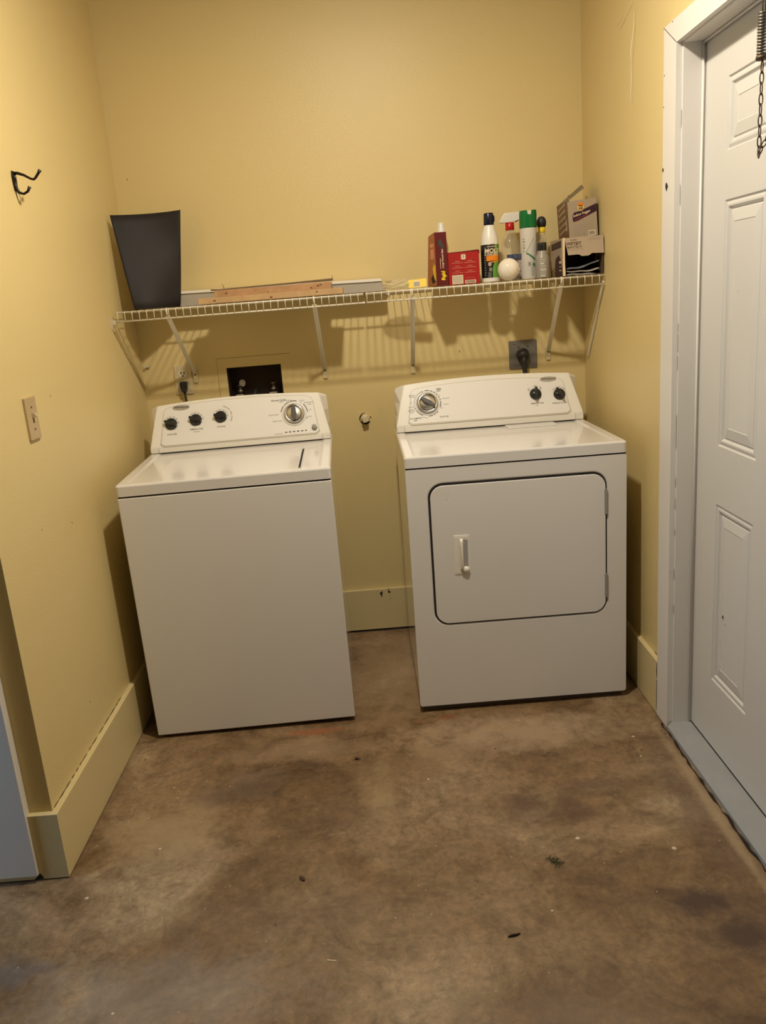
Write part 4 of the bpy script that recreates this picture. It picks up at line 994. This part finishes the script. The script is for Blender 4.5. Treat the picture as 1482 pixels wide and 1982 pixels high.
def pad_box():
    t = thing('pad_box', 'opened grey and plum cleaning pad box at the right end of the shelf', 'box', (.8410, -.190, ZD))
    x0, x1, y0, y1, H = -.0745, .0745, -.103, .098, .1350; th = .0012
    b = B().box(x0, x1, y0, y1, 0, th).box(x0, x1, y1-th, y1, 0, H).box(x1-th, x1, y0, y1, 0, H).box(x0, x1, y0+.006, y1, H-th, H).box(x0, x0+th, y0, y1, 0, H)
    obj('carton', b, CARDIN, t)
    # left side printed face
    SL = frame((x0-.0003, 0, 0), (0, -1, 0), (0, 0, 1))
    b = B().prism([(-y1, .0005), (-y0-.001, .0005), (-y0-.001, H-.0005), (-y1, H-.0005)], 0, .0004, SL, mi=0)
    b.prism([(-y1+.02, .098), (-y0-.02, .103), (-y0-.02, .128), (-y1+.02, .122)], .0004, .0007, SL, mi=1)
    b.prism([(-y1+.07, .001), (-y0-.004, .001), (-y0-.010, .030), (-y0-.030, .060), (-y0-.062, .078), (-y1+.085, .066), (-y1+.074, .03)], .0004, .0007, SL, mi=1)
    b.prism([(-y1, .001), (-y1+.03, .001), (-y1+.012, .05), (-y1, .07)], .0004, .0007, SL, mi=1)
    for k in range(9): b.prism([(-y1+.02+k*.018, .074), (-y1+.023+k*.018, .074), (-y1+.023+k*.018, .096), (-y1+.02+k*.018, .096)], .0004, .0006, SL, mi=3)
    for k, (z_, h_) in enumerate(((.046, .010), (.034, .002), (.020, .004))): b.prism([(-y0-.055, z_), (-y0-.025, z_), (-y0-.025, z_+h_), (-y0-.055, z_+h_)], .0007, .0010, SL, mi=2)
    obj('side_print', b, [MAUVE, PURP, CREAM, INKG], t)
    # torn thick front left edge
    obj('front_edge', B().prism([(x0-.001, 0), (x0+.0085, 0), (x0+.0070, .060), (x0+.0085, H+.001), (x0-.001, H-.001)], 0, .0020, FR(y0)), CARD, t)
    # hanging front flap with a tab
    F = frame((0, y0+.001, H), (1, 0, 0), (0, .12, 1))
    pts = [(x0+.008, -.001), (x1+.001, .0), (x1+.002, -.063), (.032, -.061), (.024, -.066), (.018, -.069), (-.008, -.069), (-.013, -.064), (-.022, -.062), (x0+.018, -.063), (x0+.012, -.030)]
    fl = obj('front_flap', B().prism(pts, 0, .0015, F), MAUVE, t)
    b = B(); TF = lambda x, z: F @ Matrix.Translation((x, z, .0018))
    b.text('Swiffer', .0095, TF(-.034, -.010), 0, shear=.2); b.text('WETJET', .0155, TF(-.034, -.0235), 0, bold=.0004, sx=1.02); b.text('HEAVY DUTY', .0095, TF(-.032, -.036), 0, bold=.0002, sx=1.0)
    b.prism([(-.060, -.0445), (.0, -.0435), (.0, -.0429), (-.060, -.0439)], .0016, .0019, F)
    for k in range(3): b.prism([(.016, -.008-k*.003), (.066, -.006-k*.003), (.066, -.0066-k*.003), (.016, -.0086-k*.003)], .0016, .0018, F, mi=1)
    obj('lettering', b, [mat('brown_ink', s2l(70, 50, 34), .5), INKG], fl)
pad_box()
for k, (m_, lab) in enumerate(((PADM, 'lowest folded white cleaning pad inside the opened pad box'), (PADM, 'second folded cleaning pad inside the opened pad box'), (PADM, 'dark curling cleaning pad on top inside the opened pad box'))):
    def fn(u, v, k=k):
        x = -.060+.125*u; y_ = -.085+.16*v
        lift = .003+k*.0120+.0022*math.sin(u*5+k*2+v*2)+(0, .004, .040)[k]*(max(0, u-.25)**2.2)+.0015*(1-v)*math.sin(u*11+k*3)+.003*math.sin(v*6)*k/2
        return Vector((.8410+x, -.190+y_, ZD+lift+.0015))
    tag(obj('cleaning_pad', B().grid(fn, 24, 10, .0045+.001*(k == 0)), PADM if k < 2 else mat('dark_pad', (0.16, 0.17, 0.20), .6, var=.5, scale=30)), lab, 'cleaning pad', 'cleaning pads in the box')
def fogger_box():
    t = thing('fogger_box', 'open silver indoor fogger box standing on top of the pad box', 'box', (.8590, -.155, ZD+.1362), (0, -.052, 0))
    x0, x1, y0, y1, H = -.0535, .0535, -.085, .078, .132; th = .001
    obj('carton', B().box(x0, x1, y0, y1, 0, th).box(x0, x1, y1-th, y1, 0, H).box(x1-th, x1, y0, y1, 0, H).box(x0, x0+th, y0, y1, 0, H), CARDIN, t)
    F = FR(y0)
    b = B().prism([(x0, 0), (x1, 0), (x1, H+.002), (x0, H-.002)], -.001, .0004, F)
    obj('front_face', b, FOGG, t)
    b = B()
    b.prism([(-.034, .057), (-.020, .059), (x1-.0005, .086), (x1-.0005, .113), (-.005, .094), (-.030, .090), (-.037, .082), (-.037, .062)], .0004, .0008, F, mi=0)
    b.prism([(-.029, .061), (.018, .076), (.018, .080), (-.029, .066)], .0008, .0010, F, mi=1)
    b.text('Indoor Fogger', .0115, F @ Matrix.Translation((-.003, .0835, .0012)) @ Matrix.Rotation(.20, 4, 'Z'), 2, bold=.0003, shear=.2)
    b.prism(circ(-.0050, .106, .0120, .0130, 24), .0008, .0012, F, mi=3)
    b.prism(circ(-.0050, .1160, .0110, .0065, 20), .0012, .0014, F, mi=4)
    b.text('Real', .0088, F @ Matrix.Translation((-.005, .1115, .0016)), 0, bold=.0003); b.text('Kill', .0110, F @ Matrix.Translation((-.005, .1015, .0016)), 0, bold=.0004)
    for k in range(9):
        z_ = .046-k*.0048
        if z_ < .006: break
        b.prism([(-.036, z_), (.034 if k < 5 else .008, z_+.001), (.034 if k < 5 else .008, z_+.0016), (-.036, z_+.0006)], .0004, .0006, F, mi=5)
    b.prism(rrect(.018, .045, .002, .021, .001, 2), .0004, .0007, F, mi=2)
    for k in range(8): x_ = .021+k*.0027; b.prism([(x_, .005), (x_+.0013, .005), (x_+.0013, .018), (x_, .018)], .0007, .0010, F, mi=0)
    b.prism(circ(.004, .008, .003, .003, 10), .0004, .0007, F, mi=5)
    obj('front_print', b, [PURP, BURG, CREAM, color('badge_yellow', (225, 190, 110)), ORGL, INKG], t)
    SL = frame((x0-.0003, 0, 0), (0, -1, 0), (0, 0, 1))
    b = B().prism([(-y1, .0005), (-y0, .0005), (-y0, H-.003), (-y1, H-.001)], 0, .0004, SL)
    for k in range(5): b.prism([(-.06, .02+k*.022), (.05, .035+k*.022), (.05, .043+k*.022), (-.06, .026+k*.022)], .0004, .0006, SL, mi=1)
    b.prism([(.045, .030), (.068, .030), (.066, .068), (.056, .075), (.048, .060)], .0006, .0008, SL, mi=1)
    obj('side_print', b, [BROWNP, FOGG], t)
    # open lid flap rising from the left edge, leaning over the box
    b = B(); tb = bmesh.new()
    vs = [tb.verts.new(v) for v in ((x0, y0+.004, H-.001), (x0, y1, H-.001), (x0+.096, y1-.020, H+.066), (x0+.074, y0+.030, H+.042))]
    tb.faces.new(vs); bmesh.ops.solidify(tb, geom=tb.faces[:], thickness=.0012); b._merge(tb, 0)
    obj('open_flap', b, FOGG, t)
    b = B(); b.prism([(x0+.004, H), (x0+.04, H+.026), (x0+.045, H+.034), (x0+.05, H+.030), (x0+.044, H+.010), (x1-.01, H+.006), (x1-.002, H+.002)], -.0015, 0, FR(y1-.01))
    obj('back_flap', b, INK, t)
fogger_box()

# ------------------------------------------------------------------ litter on the floor
def litter(name, b, m, label, cat, loc, rz=0, group=None):
    o = obj(name, b, m); o.location = loc; o.rotation_euler = (0, 0, rz); return tag(o, label, cat, group)
random.seed(21)
b = B()
for k in range(26):
    a = random.uniform(0, 2*PI); L = random.uniform(.008, .026); x, y_ = random.gauss(0, .006), random.gauss(0, .008)
    b.tube([(x, y_, .001), (x+L*.5*math.cos(a), y_+L*.5*math.sin(a), random.uniform(.003, .008)), (x+L*math.cos(a), y_+L*math.sin(a), random.uniform(.0005, .004))], [.0009, .0007, .0003], 5)
litter('grass_clump', b, LEAFG, 'tiny tuft of dry green grass on the floor in front of the dryer', 'grass tuft', (.3951, -1.622, 0))
litter('twig', B().tube([(-.014, -.003, .002), (-.004, 0, .0035), (.006, .001, .003), (.015, .005, .002)], [.0018, .0028, .0026, .0012], 7), TWIG, 'short dark twig on the concrete near the bottom of the floor', 'twig', (.247, -1.862, 0))
litter('wood_sliver', B().box(-.011, .011, -.0013, .0013, 0, .0016, .0004), CHIP, 'pale thin wood sliver lying on the bare concrete', 'sliver', (-.174, -1.890, 0), -.2)
def leaf(u, v): return Vector((-.013+.026*u, (v-.5)*.012*math.sin(PI*min(1, u+.03))**.7, .001+.003*math.sin(PI*v)+.002*u))
litter('dry_leaf', B().grid(leaf, 10, 5, .0006), LEAFB, 'small curled brown leaf on the floor in front of the washing machine', 'leaf', (-.2607, -1.611, 0), -1.0)
b = B(); tb = bmesh.new(); bmesh.ops.create_icosphere(tb, subdivisions=2, radius=.0055)
for v in tb.verts: v.co *= random.uniform(.75, 1.2); v.co.z *= .5
b._merge(tb, 0, Matrix.Translation((0, 0, .003))); b.box(.006, .012, -.002, .001, 0, .002)
litter('dirt_crumb', b, TWIG, 'dark brown crumb on the floor just in front of the gap between the machines', 'crumb', (-.122, -1.062, 0))
litter('white_pebble', B().lathe([(0, 0), (.003, .0004), (.0035, .0015), (.002, .0028), (0, .003)], seg=12), CHIP, 'tiny white round pebble on the floor near the grass tuft', 'pebble', (.3487+.002, -1.795, 0))
random.seed(33)
spots = [(-.700, -1.14), (-.676, -1.20), (-.726, -1.175), (-.80, -1.30), (-.742, -1.29), (-.60, -1.12), (-.69, -1.06), (-.52, -1.16), (.44, -.90), (.47, -.93), (.36, -1.0), (.55, -.93), (.40, -1.10), (-.024, -1.775), (-.78, -1.62)]
first = None
for k, (x, y_) in enumerate(spots):
    if first is None:
        first = obj('paint_flake', B().prism([(-.003, -.0015), (.001, -.0022), (.0034, -.0004), (.002, .0018), (-.002, .0016)], 0, .0009, Matrix.Identity(4)), CHIP)
        o = first
    else:
        o = first.copy(); COL.objects.link(o)
    o.location = (x, y_, 0); o.rotation_euler = (0, 0, random.uniform(0, 6)); s_ = random.uniform(.6, 1.1); o.scale = (s_, s_*random.uniform(.6, 1.1), 1)
    tag(o, 'tiny pale paint flake lying loose on the concrete floor', 'paint flake', 'paint flakes scattered on the floor')
b = B(); pts = []
for k in range(14): pts.append((-.17+.009*k, -.935+.003*math.sin(k*1.9)+.0022*k, -.0002))
b.tube(pts, [.0006+.0012*random.random() for _ in pts], 5)
o = obj('floor_crack', b, LEAFB, bpy.data.objects['floor'])

# ------------------------------------------------------------------ ceiling lamp
def ceiling_lamp():
    t = thing('ceiling_light', 'round flush ceiling light above the floor in front of the machines', 'ceiling light', (LAMP.x, LAMP.y, CZ))
    obj('trim_ring', B().lathe([(.075, 0), (.080, -.004), (.082, -.060), (.078, -.072), (.066, -.074), (.066, -.070)], seg=48), WHITEP, t)
    obj('reflector', B().lathe([(0, -.060), (.066, -.068), (.066, -.0)], seg=48), WHITEP, t)
    L = bpy.data.lights.new('lamp_lens', 'AREA'); L.shape = 'DISK'; L.size = 0.11; L.energy = LAMP_POWER; L.color = LAMP_COLOR
    o = bpy.data.objects.new('lamp_lens', L); COL.objects.link(o); o.parent = t; o.location = (0, 0, LAMP.z-CZ)
    L = bpy.data.lights.new('lamp_glow', 'POINT'); L.shadow_soft_size = 0.04; L.energy = LAMP_POWER*0.55; L.color = LAMP_COLOR
    o = bpy.data.objects.new('lamp_glow', L); COL.objects.link(o); o.parent = t; o.location = (0, 0, LAMP.z-CZ-.045)
ceiling_lamp()
